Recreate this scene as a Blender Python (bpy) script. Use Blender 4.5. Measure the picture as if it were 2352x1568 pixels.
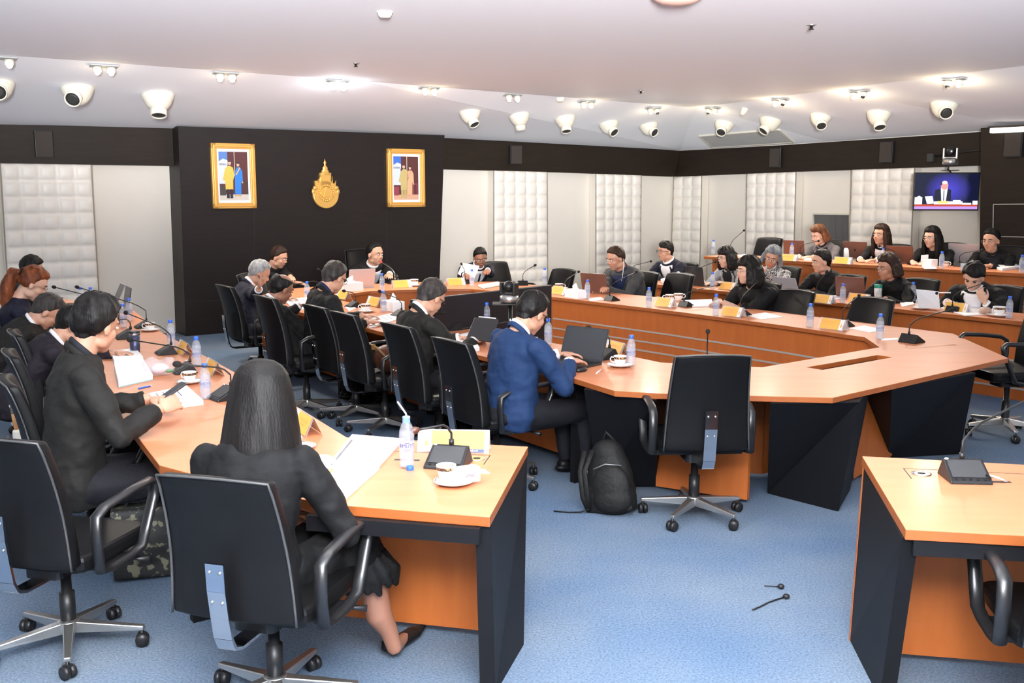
import bpy, bmesh, math, random
from mathutils import Vector, Matrix
from mathutils.geometry import tessellate_polygon
S = bpy.context.scene
for o in list(bpy.data.objects): bpy.data.objects.remove(o)
COL = S.collection
random.seed(7)
PI = math.pi

# ---------------------------------------------------------------- camera
F, HZ, CH = 2350.0, 350.0, 1.95
PT = math.atan(HZ / F)
cd = bpy.data.cameras.new('camera'); cam = bpy.data.objects.new('camera', cd); COL.objects.link(cam)
cd.sensor_width = 36; cd.lens = 36 * F / 2352; cd.clip_start = 0.05; cd.clip_end = 100
cam.location = (0, 0, CH); cam.rotation_euler = (PI / 2 - PT, 0, 0)
S.camera = cam
# ---------------------------------------------------------------- world, exposure
w = bpy.data.worlds.new('world'); S.world = w; w.use_nodes = True
w.node_tree.nodes['Background'].inputs[0].default_value = (0.93, 0.95, 1.0, 1)
w.node_tree.nodes['Background'].inputs[1].default_value = 0.5
S.view_settings.view_transform = 'Standard'; S.view_settings.look = 'None'
S.view_settings.exposure = 0.56; S.view_settings.gamma = 1; S.view_settings.use_curve_mapping = False
# ---------------------------------------------------------------- lights
def area(name, loc, rot, sx, sy, e, col=(1, 0.97, 0.93)):
    l = bpy.data.lights.new(name, 'AREA'); l.shape = 'RECTANGLE'; l.size = sx; l.size_y = sy; l.energy = e; l.color = col
    o = bpy.data.objects.new(name, l); COL.objects.link(o); o.location = loc; o.rotation_euler = rot; return o
area('overhead_fill', (0.0, 4.4, 3.14), (math.radians(8), 0, 0), 3.6, 1.6, 65)  # both overhead area lights are added fill, out of view
area('overhead_fill', (0.0, 0.6, 3.14), (math.radians(22), 0, 0), 4.5, 2.0, 125)
area('rear_fill', (0.6, -3.2, 2.5), (math.radians(88), 0, 0), 6.5, 1.2, 95, (1, 0.98, 0.96))  # soft fill added behind the camera, with no window there
fl = bpy.data.lights.new('camera_flash', 'SPOT'); fl.energy = 11000; fl.color = (0.97, 0.98, 1); fl.spot_size = math.radians(96); fl.spot_blend = .45; fl.shadow_soft_size = .35
flo = bpy.data.objects.new('camera_flash', fl); COL.objects.link(flo); flo.location = (.2, -1.6, 2.2); flo.rotation_euler = (math.radians(129), 0, 0)
def downlight(x, y, z, e, col=(1, 0.90, 0.78), ang=150, tilt=(0, 0, 0)):
    l = bpy.data.lights.new('downlight', 'SPOT'); l.energy = e; l.color = col; l.spot_size = math.radians(ang); l.spot_blend = .8; l.shadow_soft_size = .12
    o = bpy.data.objects.new('downlight', l); COL.objects.link(o); o.location = (x, y, z); o.rotation_euler = tilt; return o

# ---------------------------------------------------------------- projection helpers
def ray(x, y):
    u = (x - 1176) / F; v = -(y - 784) / F
    return Vector((u, math.cos(PT) + v * math.sin(PT), -math.sin(PT) + v * math.cos(PT)))
E0 = Vector((0, 0, CH))
def at(x, y, z=0.0):
    d = ray(x, y); return E0 + d * ((z - CH) / d.z)
def atd(x, y, Y):
    d = ray(x, y); return E0 + d * (Y / d.y)
def onp(x, y, P, n):
    d = ray(x, y); return E0 + d * ((P - E0).dot(n) / d.dot(n))
def colline(x, y, P, d):            # where a picture column crosses a line on the plan
    r = ray(x, y); k = r.x / r.y
    t = (k * P[1] - P[0]) / (d[0] - k * d[1]); return Vector((P[0] + d[0] * t, P[1] + d[1] * t))
def V(*a): return Vector(a)
UP = V(0, 0, 1)
def rz(a): return Matrix.Rotation(a, 4, 'Z')
def frm(o, r, f, u):
    M = Matrix.Identity(4)
    for i in range(3): M[i][0] = r[i]; M[i][1] = f[i]; M[i][2] = u[i]; M[i][3] = o[i]
    return M
# ---------------------------------------------------------------- mesh builder
class MB:
    def __init__(s): s.v = []; s.f = []; s.s = []
    def add(s, vs, fs, M=None, smooth=False):
        b = len(s.v)
        s.v += [(M @ Vector(p)) if M is not None else Vector(p) for p in vs]
        s.f += [tuple(b + i for i in q) for q in fs]; s.s += [smooth] * len(fs); return s
    def hexa(s, p, M=None):         # p[0:4] bottom ring, p[4:8] top ring
        return s.add(p, [(3, 2, 1, 0), (4, 5, 6, 7), (0, 1, 5, 4), (1, 2, 6, 5), (2, 3, 7, 6), (3, 0, 4, 7)], M)
    def box(s, c, d, M=None):
        x, y, z = c; a, b, e = d[0] / 2, d[1] / 2, d[2] / 2
        return s.hexa([(x - a, y - b, z - e), (x + a, y - b, z - e), (x + a, y + b, z - e), (x - a, y + b, z - e),
                       (x - a, y - b, z + e), (x + a, y - b, z + e), (x + a, y + b, z + e), (x - a, y + b, z + e)], M)
    def rbox(s, c, d, r=0.01, M=None, n=3, smooth=False):   # box with rounded vertical edges (rounding in xy)
        x, y, z = c; a, b, e = d[0] / 2, d[1] / 2, d[2] / 2; pts = []
        for cx, cy, a0 in ((a - r, b - r, 0), (-a + r, b - r, 90), (-a + r, -b + r, 180), (a - r, -b + r, 270)):
            for k in range(n + 1):
                t = math.radians(a0 + 90 * k / n); pts.append((x + cx + r * math.cos(t), y + cy + r * math.sin(t)))
        return s.prism(pts, z - e, z + e, M)
    def prism(s, poly, z0, z1, M=None):
        n = len(poly)
        A = sum(poly[i][0] * poly[(i + 1) % n][1] - poly[(i + 1) % n][0] * poly[i][1] for i in range(n))
        if A < 0: poly = list(poly)[::-1]
        vs = [(p[0], p[1], z0) for p in poly] + [(p[0], p[1], z1) for p in poly]
        return s.add(vs, [tuple(range(n))[::-1], tuple(range(n, 2 * n))] + [(i, (i + 1) % n, n + (i + 1) % n, n + i) for i in range(n)], M)
    def holed(s, outer, holes, z0, z1):
        loops = [outer] + holes; flat = [p for l in loops for p in l]
        tr = tessellate_polygon([[Vector((p[0], p[1], 0)) for p in l] for l in loops]); N = len(flat)
        vs = [(p[0], p[1], z0) for p in flat] + [(p[0], p[1], z1) for p in flat]; fs = []
        for t in tr:
            a, b, c = (Vector(flat[i][:2]) for i in t)
            if (b - a).cross(c - a) < 0: t = t[::-1]
            fs.append(tuple(i + N for i in t)); fs.append(tuple(t[::-1]))
        o = 0
        for k, l in enumerate(loops):
            n = len(l); A = sum(l[i][0] * l[(i + 1) % n][1] - l[(i + 1) % n][0] * l[i][1] for i in range(n))
            for i in range(n):
                a, b = o + i, o + (i + 1) % n
                if (A > 0) != (k == 0): a, b = b, a
                fs.append((a, b, b + N, a + N))
            o += n
        return s.add(vs, fs)
    def tube(s, pts, r, n=8, M=None, flat=1.0, side=None, caps=True, closed=False, smooth=True):
        pts = [Vector(p) for p in pts]; m = len(pts)
        if not isinstance(r, (list, tuple)): r = [r] * m
        vs = []; pu = None
        for i, p in enumerate(pts):
            if closed: t = pts[(i + 1) % m] - pts[i - 1]
            else: t = pts[min(i + 1, m - 1)] - pts[max(i - 1, 0)]
            t = t.normalized() if t.length > 1e-9 else UP.copy()
            if side is not None: a = Vector(side)
            elif pu is not None: a = pu
            else: a = V(1, 0, 0) if abs(t.x) < 0.9 else V(0, 1, 0)
            a = (a - t * a.dot(t)); a = a.normalized() if a.length > 1e-6 else t.orthogonal().normalized()
            pu = a; b = t.cross(a)
            for k in range(n):
                th = 2 * PI * k / n; vs.append(p + a * (math.cos(th) * r[i]) + b * (math.sin(th) * r[i] * flat))
        fs = []
        for i in range(m if closed else m - 1):
            j = (i + 1) % m
            for k in range(n):
                k2 = (k + 1) % n; fs.append((i * n + k, i * n + k2, j * n + k2, j * n + k))
        if caps and not closed: fs += [tuple(range(n))[::-1], tuple((m - 1) * n + k for k in range(n))]
        return s.add(vs, fs, M, smooth)
    def lathe(s, prof, n=20, M=None, smooth=True, caps=True):
        vs = []; fs = []; m = len(prof)
        for (r, z) in prof:
            for k in range(n): vs.append((r * math.cos(2 * PI * k / n), r * math.sin(2 * PI * k / n), z))
        for i in range(m - 1):
            for k in range(n):
                k2 = (k + 1) % n; fs.append((i * n + k, i * n + k2, (i + 1) * n + k2, (i + 1) * n + k))
        if caps: fs += [tuple(range(n))[::-1], tuple((m - 1) * n + k for k in range(n))]
        return s.add(vs, fs, M, smooth)
    def ell(s, c, r, M=None, n=14, m=9):
        if not isinstance(r, (list, tuple)): r = (r, r, r)
        vs = [(c[0], c[1], c[2] - r[2])]; fs = []
        for i in range(1, m):
            ph = -PI / 2 + PI * i / m
            for k in range(n):
                th = 2 * PI * k / n
                vs.append((c[0] + r[0] * math.cos(ph) * math.cos(th), c[1] + r[1] * math.cos(ph) * math.sin(th), c[2] + r[2] * math.sin(ph)))
        vs.append((c[0], c[1], c[2] + r[2])); L = len(vs) - 1
        for k in range(n):
            k2 = (k + 1) % n; fs.append((0, 1 + k2, 1 + k)); fs.append((L, 1 + (m - 2) * n + k, 1 + (m - 2) * n + k2))
            for i in range(m - 2): fs.append((1 + i * n + k, 1 + i * n + k2, 1 + (i + 1) * n + k2, 1 + (i + 1) * n + k))
        return s.add(vs, fs, M, True)
    def slab(s, q, nrm, t):         # quad q thickened by t against nrm
        q = [Vector(p) for p in q]; d = Vector(nrm) * t
        return s.add(q + [p - d for p in q], [(0, 1, 2, 3), (7, 6, 5, 4), (1, 0, 4, 5), (2, 1, 5, 6), (3, 2, 6, 7), (0, 3, 7, 4)])
    def build(s, name, mat, parent=None, world=False, bevel=0, kind=None, mods=(), label=None, fix=False):
        me = bpy.data.meshes.new(name); vs = s.v
        if world and parent is not None:
            L = parent.location
            p = parent.parent
            while p is not None: L = L + p.location; p = p.parent
            vs = [v - L for v in vs]
        me.from_pydata([tuple(v) for v in vs], [], s.f)
        me.polygons.foreach_set('use_smooth', s.s)
        if fix:
            bm = bmesh.new(); bm.from_mesh(me); bmesh.ops.recalc_face_normals(bm, faces=bm.faces); bm.to_mesh(me); bm.free()
        me.update(); me.materials.append(mat)
        o = bpy.data.objects.new(name, me); COL.objects.link(o); o.parent = parent
        if bevel:
            b = o.modifiers.new('bevel', 'BEVEL'); b.width = bevel; b.segments = 2; b.limit_method = 'ANGLE'; b.angle_limit = 0.6
        for k in mods:
            if k[0] == 'remesh':
                m = o.modifiers.new('remesh', 'REMESH'); m.mode = 'VOXEL'; m.voxel_size = k[1]; m.use_smooth_shade = True
            elif k[0] == 'smooth':
                m = o.modifiers.new('smooth', 'SMOOTH'); m.factor = 0.5; m.iterations = k[1]
            elif k[0] == 'disp':
                m = o.modifiers.new('folds', 'DISPLACE'); m.texture = k[1]; m.strength = k[2]; m.mid_level = 0.5; m.texture_coords = 'GLOBAL' if len(k) > 3 else 'LOCAL'
            elif k[0] == 'sub':
                m = o.modifiers.new('sub', 'SUBSURF'); m.levels = k[1]; m.render_levels = k[1]
        if kind: o['kind'] = kind
        if label: o['label'] = label
        return o
def thing(name, label, cat, loc=(0, 0, 0), rot=0.0, group=None):
    o = bpy.data.objects.new(name, None); COL.objects.link(o); o.empty_display_size = 0.1
    o.location = loc; o.rotation_euler = (0, 0, rot); o['label'] = label; o['category'] = cat
    if group: o['group'] = group
    return o
def tag(o, label, cat, group=None):
    o['label'] = label; o['category'] = cat
    if group: o['group'] = group
    return o
def struct(o): o['kind'] = 'structure'; return o
USED = set()
def place(proto, loc, rot, label, group=None, scale=None):   # first use moves the prototype, later uses copy it part by part
    if proto.name not in USED:
        USED.add(proto.name); r = proto
    else:
        r = proto.copy(); COL.objects.link(r)
        def cp(src, par):
            for ch in src.children:
                c = ch.copy(); COL.objects.link(c); c.parent = par; cp(ch, c)
        cp(proto, r)
    r.location = loc; r.rotation_euler = (0, 0, rot); r['label'] = label
    if scale: r.scale = scale
    else: r.scale = (1, 1, 1)
    if group: r['group'] = group
    elif 'group' in r: del r['group']
    return r
# ---------------------------------------------------------------- materials
MT = {}
def mat(name, col, rough=0.5, metal=0.0, noise=None, bump=None, emit=None, alpha=None, trans=0, coat=0, spec=None, ior=None, sheen=0):
    m = bpy.data.materials.new(name); m.use_nodes = True; nt = m.node_tree; b = nt.nodes['Principled BSDF']
    b.inputs['Base Color'].default_value = (*col, 1); b.inputs['Roughness'].default_value = rough; b.inputs['Metallic'].default_value = metal
    if coat: b.inputs['Coat Weight'].default_value = coat; b.inputs['Coat Roughness'].default_value = 0.15
    if trans: b.inputs['Transmission Weight'].default_value = trans
    if ior: b.inputs['IOR'].default_value = ior
    if spec is not None: b.inputs['Specular IOR Level'].default_value = spec
    if sheen: b.inputs['Sheen Weight'].default_value = sheen
    if emit: b.inputs['Emission Color'].default_value = (*emit[0], 1); b.inputs['Emission Strength'].default_value = emit[1]
    if alpha is not None: b.inputs['Alpha'].default_value = alpha
    tc = nt.nodes.new('ShaderNodeTexCoord')
    def ns(scale, sc3=(1, 1, 1), detail=4):
        mp = nt.nodes.new('ShaderNodeMapping'); mp.inputs['Scale'].default_value = sc3
        n = nt.nodes.new('ShaderNodeTexNoise'); n.inputs['Scale'].default_value = scale; n.inputs['Detail'].default_value = detail
        nt.links.new(tc.outputs['Object'], mp.inputs[0]); nt.links.new(mp.outputs[0], n.inputs['Vector']); return n
    if noise:      # (scale, xyz, colour2, lo, hi)
        n = ns(noise[0], noise[1]); cr = nt.nodes.new('ShaderNodeValToRGB')
        cr.color_ramp.elements[0].position = noise[3]; cr.color_ramp.elements[1].position = noise[4]
        cr.color_ramp.elements[0].color = (*col, 1); cr.color_ramp.elements[1].color = (*noise[2], 1)
        nt.links.new(n.outputs['Fac'], cr.inputs[0]); nt.links.new(cr.outputs[0], b.inputs['Base Color'])
    if bump:       # (scale, xyz, strength, distance)
        n = ns(bump[0], bump[1]); bp = nt.nodes.new('ShaderNodeBump'); bp.inputs['Strength'].default_value = bump[2]; bp.inputs['Distance'].default_value = bump[3]
        nt.links.new(n.outputs['Fac'], bp.inputs['Height']); nt.links.new(bp.outputs[0], b.inputs['Normal'])
    MT[name] = m; return m
W1 = (1, 1, 1)
mat('wood_top', (0.60, 0.235, 0.115), 0.44, spec=.32, noise=(2.2, (1, 6, 1), (0.55, 0.20, 0.09), 0.3, 0.75), coat=0.08)
mat('wood_edge', (0.36, 0.10, 0.022), 0.42, noise=(3, (1, 8, 1), (0.30, 0.08, 0.017), 0.3, 0.75))
mat('wood_panel', (0.45, 0.125, 0.026), 0.5, spec=.3, noise=(2.5, (6, 6, 1), (0.38, 0.098, 0.020), 0.3, 0.8))
mat('dark_laminate', (0.0055, 0.0055, 0.0068), 0.55, spec=.16)
mat('black_wall', (0.010, 0.007, 0.007), 0.5, spec=.3, noise=(3, (1, 1, 9), (0.015, 0.010, 0.009), 0.3, 0.8))
mat('beam_brown', (0.014, 0.009, 0.006), 0.5, spec=.25, noise=(3, (1, 1, 9), (0.022, 0.014, 0.009), 0.3, 0.8))
mat('wall_white', (0.83, 0.775, 0.69), 0.7, noise=(1.5, W1, (0.79, 0.735, 0.65), 0.3, 0.8))
mat('pad_white', (0.87, 0.82, 0.745), 0.42, bump=(60, W1, 0.05, 0.002))
mat('pad_trim', (0.30, 0.26, 0.20), 0.6)
mat('ceiling_white', (0.88, 0.90, 0.94), 0.8)
mat('nozzle_cream', (0.66, 0.63, 0.54), 0.45)
mat('nozzle_dark', (0.02, 0.02, 0.02), 0.6)
mat('grille', (0.38, 0.38, 0.37), 0.5)
mat('speaker_dark', (0.042, 0.032, 0.026), 0.8, bump=(300, W1, 0.3, 0.002))
mat('leather', (0.0045, 0.0045, 0.005), 0.42, spec=.16, bump=(220, W1, 0.25, 0.0015), noise=(5, W1, (0.0065, 0.0065, 0.007), 0.3, 0.8))
mat('piping', (0.05, 0.05, 0.05), 0.35)
mat('black_plastic', (0.010, 0.010, 0.011), 0.4, spec=.35)
mat('arm_black', (0.012, 0.012, 0.013), 0.3)
mat('aluminium', (0.50, 0.49, 0.47), 0.28, 0.9)
mat('chrome', (0.62, 0.62, 0.64), 0.14, 1.0)
mat('silver_strip', (0.55, 0.54, 0.52), 0.4, 0.5)
mat('paper', (0.88, 0.88, 0.89), 0.6)
mat('paper_pink', (0.84, 0.76, 0.84), 0.6)
mat('ink', (0.12, 0.10, 0.12), 0.6)
mat('ink_red', (0.5, 0.12, 0.22), 0.6)
mat('navy_ink', (0.03, 0.05, 0.14), 0.5)
mat('china', (0.90, 0.89, 0.88), 0.15, coat=0.5)
mat('cup_band', (0.05, 0.025, 0.015), 0.3, noise=(90, W1, (0.55, 0.30, 0.12), 0.52, 0.58))
mat('coffee', (0.25, 0.13, 0.05), 0.2)
mat('bottle_clear', (0.75, 0.80, 0.88), 0.06, alpha=0.22, spec=0.8)
mat('bottle_water', (0.55, 0.62, 0.74), 0.04, alpha=0.25, spec=0.8)
mat('bottle_label', (0.62, 0.66, 0.82), 0.4, alpha=0.45)
mat('bottle_ink', (0.05, 0.07, 0.25), 0.5)
mat('cap_blue', (0.03, 0.14, 0.75), 0.35)
mat('cap_lightblue', (0.22, 0.42, 0.85), 0.35)
mat('card_yellow', (0.86, 0.47, 0.09), 0.5)
mat('card_orange', (0.90, 0.36, 0.06), 0.5)
mat('acrylic', (0.95, 0.9, 0.92), 0.08, alpha=0.22, spec=0.8)
mat('card_white', (0.88, 0.86, 0.86), 0.5)
mat('emblem_orange', (0.85, 0.40, 0.12), 0.5)
mat('gold', (0.85, 0.50, 0.13), 0.34, 0.55, emit=None)
mat('frame_gold', (0.78, 0.42, 0.10), 0.35, 0.35, bump=(120, W1, 0.6, 0.004))
mat('laptop_dark', (0.022, 0.023, 0.025), 0.3)
mat('laptop_brown', (0.17, 0.085, 0.065), 0.35, 0.4)
mat('laptop_silver', (0.58, 0.54, 0.56), 0.3, 0.4)
mat('screen_grey', (0.035, 0.038, 0.042), 0.25)
mat('key_black', (0.012, 0.012, 0.013), 0.5)
mat('screen_black', (0.012, 0.012, 0.016), 0.2)
mat('tv_back', (0.007, 0.0075, 0.011), 0.42)
mat('green_lid', (0.02, 0.30, 0.20), 0.4)
mat('tumbler_navy', (0.045, 0.05, 0.10), 0.3, 0.3)
mat('bag_leather', (0.10, 0.035, 0.018), 0.35, bump=(8, W1, 0.5, 0.02))
mat('bag_strap', (0.22, 0.12, 0.05), 0.4)
mat('backpack_black', (0.006, 0.006, 0.006), 0.65, spec=.25, bump=(14, W1, 0.6, 0.02))
mat('zip_grey', (0.25, 0.25, 0.26), 0.4, 0.5)
mat('fabric_pattern', (0.012, 0.012, 0.012), 0.7, noise=(22, W1, (0.16, 0.15, 0.10), 0.55, 0.6))
mat('bulb', (1, 0.9, 0.8), 0.3, emit=((1, 0.86, 0.68), 9))
mat('bulb_bright', (1, 1, 1), 0.3, emit=((0.9, 0.95, 1), 40))
mat('tube_light', (1, 1, 0.9), 0.3, emit=((1, 0.97, 0.86), 1.3))
mat('glass_grey', (0.10, 0.10, 0.105), 0.15, alpha=0.5)
mat('reflection_grey', (0.20, 0.19, 0.19), 0.5)
mat('mic_foam', (0.008, 0.008, 0.008), 0.9)
mat('mic_red', (0.75, 0.06, 0.05), 0.6)
mat('mic_metal', (0.02, 0.02, 0.02), 0.4, 0.3)
mat('mic_grille', (0.035, 0.036, 0.038), 0.6, bump=(900, W1, 0.4, 0.001))
mat('plastic_clear', (0.85, 0.78, 0.80), 0.12, alpha=0.30, bump=(14, W1, 0.9, 0.02))
mat('white_plastic', (0.85, 0.85, 0.86), 0.4)
mat('bread', (0.50, 0.24, 0.09), 0.7)
mat('green_print', (0.10, 0.28, 0.12), 0.5)
mat('teal_cover', (0.22, 0.55, 0.60), 0.4)
mat('pink_object', (0.62, 0.40, 0.33), 0.6)
mat('platform_carpet', (0.10, 0.16, 0.26), 0.95)
# carpet
m = mat('carpet', (0.20, 0.31, 0.50), 0.95, bump=(260, W1, 0.5, 0.004), spec=0.1)
nt = m.node_tree; b = nt.nodes['Principled BSDF']; tc = nt.nodes.new('ShaderNodeTexCoord')
n1 = nt.nodes.new('ShaderNodeTexNoise'); n1.inputs['Scale'].default_value = 0.9; n1.inputs['Detail'].default_value = 3
n2 = nt.nodes.new('ShaderNodeTexNoise'); n2.inputs['Scale'].default_value = 95; n2.inputs['Detail'].default_value = 3
c1 = nt.nodes.new('ShaderNodeValToRGB'); c1.color_ramp.elements[0].position = 0.30; c1.color_ramp.elements[1].position = 0.80
c1.color_ramp.elements[0].color = (0.088, 0.142, 0.228, 1); c1.color_ramp.elements[1].color = (0.19, 0.225, 0.262, 1)
mx = nt.nodes.new('ShaderNodeMix'); mx.data_type = 'RGBA'; mx.blend_type = 'MULTIPLY'; mx.inputs[0].default_value = 0.55
c2 = nt.nodes.new('ShaderNodeValToRGB'); c2.color_ramp.elements[0].position = 0.3; c2.color_ramp.elements[1].position = 0.7
c2.color_ramp.elements[0].color = (0.35, 0.4, 0.45, 1); c2.color_ramp.elements[1].color = (1.5, 1.5, 1.5, 1)
for a_, b_ in ((tc.outputs['Object'], n1.inputs['Vector']), (tc.outputs['Object'], n2.inputs['Vector']), (n1.outputs['Fac'], c1.inputs[0]), (n2.outputs['Fac'], c2.inputs[0]),
               (c1.outputs[0], mx.inputs[6]), (c2.outputs[0], mx.inputs[7]), (mx.outputs[2], b.inputs['Base Color'])): nt.links.new(a_, b_)
def text_mb(txt, size, font=None):
    cu = bpy.data.curves.new('t', 'FONT'); cu.body = txt; cu.size = size; cu.align_x = 'CENTER'; cu.align_y = 'CENTER'; cu.extrude = 0.0004; cu.resolution_u = 2
    o = bpy.data.objects.new('t', cu); COL.objects.link(o)
    dg = bpy.context.evaluated_depsgraph_get(); me = bpy.data.meshes.new_from_object(o.evaluated_get(dg))
    mb = MB(); mb.add([tuple(v.co) for v in me.vertices], [tuple(p.vertices) for p in me.polygons])
    bpy.data.objects.remove(o); bpy.data.curves.remove(cu); bpy.data.meshes.remove(me); return mb

# ================================================================ ROOM
a55 = math.radians(55)
B = V(math.sin(a55), math.cos(a55), 0); C = V(B.y, -B.x, 0)     # along the rear wall / along the right wall (towards the camera)
A0 = at(425, 772, 0); NB = C.copy(); NR = -B
K = onp(1557, 500, A0 - NB * 0.25, NB); K.z = 0
ROTB = math.atan2(B.y, B.x); ROTR = math.atan2(C.y, C.x)
ZC = 3.2
def offB(d): return A0 - NB * d      # a point of the rear plane, d behind the black wall's face
def offR(d): return K - NR * d       # a point of the right plane, d behind the beam's face
# floor
mb = MB(); mb.add([(-9, -4, 0), (10, -4, 0), (10, 22, 0), (-9, 22, 0), (-9, -4, -.1), (10, -4, -.1), (10, 22, -.1), (-9, 22, -.1)],
                  [(0, 1, 2, 3), (7, 6, 5, 4), (1, 0, 4, 5), (2, 1, 5, 6), (3, 2, 6, 7), (0, 3, 7, 4)])
struct(mb.build('floor', MT['carpet']))
# walls: pale plaster behind, dark beam band above, black feature wall
def wallslab(name, P, d, n, s0, s1, z0, z1, th, m):
    p0 = P + d * s0; p1 = P + d * s1
    mb = MB(); mb.slab([V(p0.x, p0.y, z0), V(p1.x, p1.y, z0), V(p1.x, p1.y, z1), V(p0.x, p0.y, z1)], n, th)
    return struct(mb.build(name, MT[m], fix=True))
ZB0, ZB1 = 2.24, 2.70
wallslab('wall_back', offB(0.45), B, NB, -5, (K - offB(.45)).dot(B) + 0.6, 0, 3.0, 0.15, 'wall_white')
wallslab('wall_right', offR(0.22), C, NR, -0.6, 9.5, 0, 3.0, 0.15, 'wall_white')
def strip(name, top, bot, P, n, th, m):         # band traced by its upper and lower edge on a vertical plane
    t = [onp(x, y, P, n) for x, y in top]; b_ = [onp(x, y, P, n) for x, y in bot]
    mb = MB()
    for i in range(len(t) - 1): mb.slab([b_[i], b_[i + 1], t[i + 1], t[i]], n, th)
    return struct(mb.build(name, MT[m], fix=True))
strip('trim_1', [(-260, 281), (413, 292.5), (1021, 314), (1300, 328), (1562, 346)], [(-260, 371), (413, 381), (1021, 388.5), (1300, 396), (1549, 405.5)], offB(0.25), NB, 0.3, 'beam_brown')
strip('trim_2', [(1562, 346), (1800, 333), (2100, 313), (2262, 302)], [(1549, 405.5), (1800, 395), (2100, 385), (2262, 379)], offR(0.0), NR, 0.3, 'beam_brown')
# black feature wall (slightly wider at the top)
tl, tr = onp(409, 289.5, A0, NB), onp(1021, 310.5, A0, NB); bl, br = at(427, 772, 0), onp(1007, 751, A0, NB); br.z = 0; bl = onp(427, 772, A0, NB); bl.z = 0
mb = MB(); mb.slab([bl, br, tr, tl], NB, 0.5); bw = struct(mb.build('wall_feature', MT['black_wall'], fix=True))
bw.name = 'wall_back_feature'
mb = MB()
for x0, x1 in ((584, 585), (888, 889)):
    q = [onp(x0, 325, A0 + NB * .001, NB), onp(x1, 325, A0 + NB * .001, NB), onp(x1 - 1, 770, A0 + NB * .001, NB), onp(x0 - 1, 770, A0 + NB * .001, NB)]
    mb.slab(q[::-1], NB, 0.0015)
q = [onp(425, 691, A0, NB), onp(1010, 676, A0, NB), onp(1010, 677, A0, NB), onp(425, 692, A0, NB)]; mb.slab([p + NB * .001 for p in q[::-1]], NB, 0.0015)
struct(mb.build('trim_3', MT['key_black'], fix=True))
# ceiling: flat centre, lip, sloping soffit round it
lipB = [at(-260, 104, ZC), at(0, 125, ZC), at(800, 183, ZC), at(1600, 247, ZC)]; lipR = [at(1600, 247, ZC), at(1900, 207, ZC), at(2352, 150, ZC), at(2700, 108, ZC)]
poly = [(p.x, p.y) for p in lipB] + [(p.x, p.y) for p in lipR[1:]] + [(6.5, 3.0), (6.5, -3.4), (-7.5, -3.4), (-7.5, 6)]
mb = MB(); mb.prism(poly, ZC, ZC + 0.03); struct(mb.build('ceiling', MT['ceiling_white']))
SO = V(0, 0, 0.02)
wb = [onp(x, y - 1.0, offB(0.22), NB) for x, y in ((-260, 281), (0, 285.5), (800, 306), (1562, 346))]
wr = [onp(x, y - 1.0, offR(-0.03), NR) for x, y in ((1562, 346), (1900, 326), (2352, 294), (2700, 270))]
mb = MB()
for top, bot in ((lipB, wb), (lipR, wr)):
    for i in range(3):
        a_, b_, c_, d_ = top[i] + SO, top[i + 1] + SO, bot[i + 1], bot[i]
        mb.add([a_, b_, c_, d_, a_ + V(0, 0, .1), b_ + V(0, 0, .1), c_ + V(0, 0, .1), d_ + V(0, 0, .1)],
               [(0, 1, 2), (0, 2, 3), (6, 5, 4), (7, 6, 4), (0, 4, 5, 1), (1, 5, 6, 2), (2, 6, 7, 3), (3, 7, 4, 0)], None, False)
# closes the gap above the walls and the feature wall
struct(mb.build('ceiling_soffit', MT['ceiling_white']))
from mathutils.geometry import intersect_ray_tri
TRI = {'B': [], 'R': []}
for sd_, top, bot in (('B', lipB, wb), ('R', lipR, wr)):
    for i in range(3):
        a_, b_, c_, d_ = top[i] + SO, top[i + 1] + SO, bot[i + 1], bot[i]; TRI[sd_] += [(a_, b_, c_), (a_, c_, d_)]
def soffit(side):
    t, b_ = (lipB, wb) if side == 'B' else (lipR, wr)
    P = t[1] + SO; n = (t[2] - t[1]).cross(b_[1] - t[1]).normalized()
    if n.z > 0: n = -n
    return P, n
# padded panels
def pad_panel(p4, cols, n, th, ph, label, side=None):
    # p4 = tl, tr, plus a lower pair that gives the lean; runs down to the floor
    tl, tr, ml, mr = p4
    bl = tl + (ml - tl) * ((tl.z - 0.0) / (tl.z - ml.z)); br = tr + (mr - tr) * ((tr.z) / (tr.z - mr.z))
    rows = max(3, round((tl.z) / ph)); k = 8
    root = thing('padded_wall_panel', label, 'wall panel', ((bl + br) / 2), 0, 'padded acoustic panels along the walls')
    mb = MB(); NU, NV = cols * k, rows * k; vs = []
    for j in range(NV + 1):
        for i in range(NU + 1):
            u, v = i / NU, j / NV
            p = bl.lerp(br, u).lerp(tl.lerp(tr, u), v)
            a_ = abs(math.sin(PI * u * cols)); c_ = abs(math.sin(PI * v * rows)); h = (a_ * c_) ** 0.42 * 0.045
            vs.append(p + n * h)
    mb.add(vs, [(j * (NU + 1) + i, j * (NU + 1) + i + 1, (j + 1) * (NU + 1) + i + 1, (j + 1) * (NU + 1) + i) for j in range(NV) for i in range(NU)], None, True)
    mb.build('padding', MT['pad_white'], root, world=True)
    mb = MB(); mb.slab([bl - n * .001, br - n * .001, tr - n * .001, tl - n * .001], n, th)
    mb.build('panel_box', MT['wall_white'], root, world=True, fix=True)
    mb = MB(); e = (br - bl).normalized() * 0.008
    for a_, b_ in ((bl, tl), (br, tr)): mb.slab([a_ - e + n * .008, a_ + e + n * .008, b_ + e + n * .008, b_ - e + n * .008], n, 0.01)
    mb.build('edge_trim', MT['pad_trim'], root, world=True, fix=True)
OB = offB(0.27)
def pB(q, P, n): return [onp(x, y, P, n) for x, y in q]
pad_panel(pB([(0.5, 375), (209, 378), (18, 660), (228, 690)], OB, NB), 5, NB, 0.15, 0.205, 'white padded panel on the left wall behind the ponytailed woman, widest of all')
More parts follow.
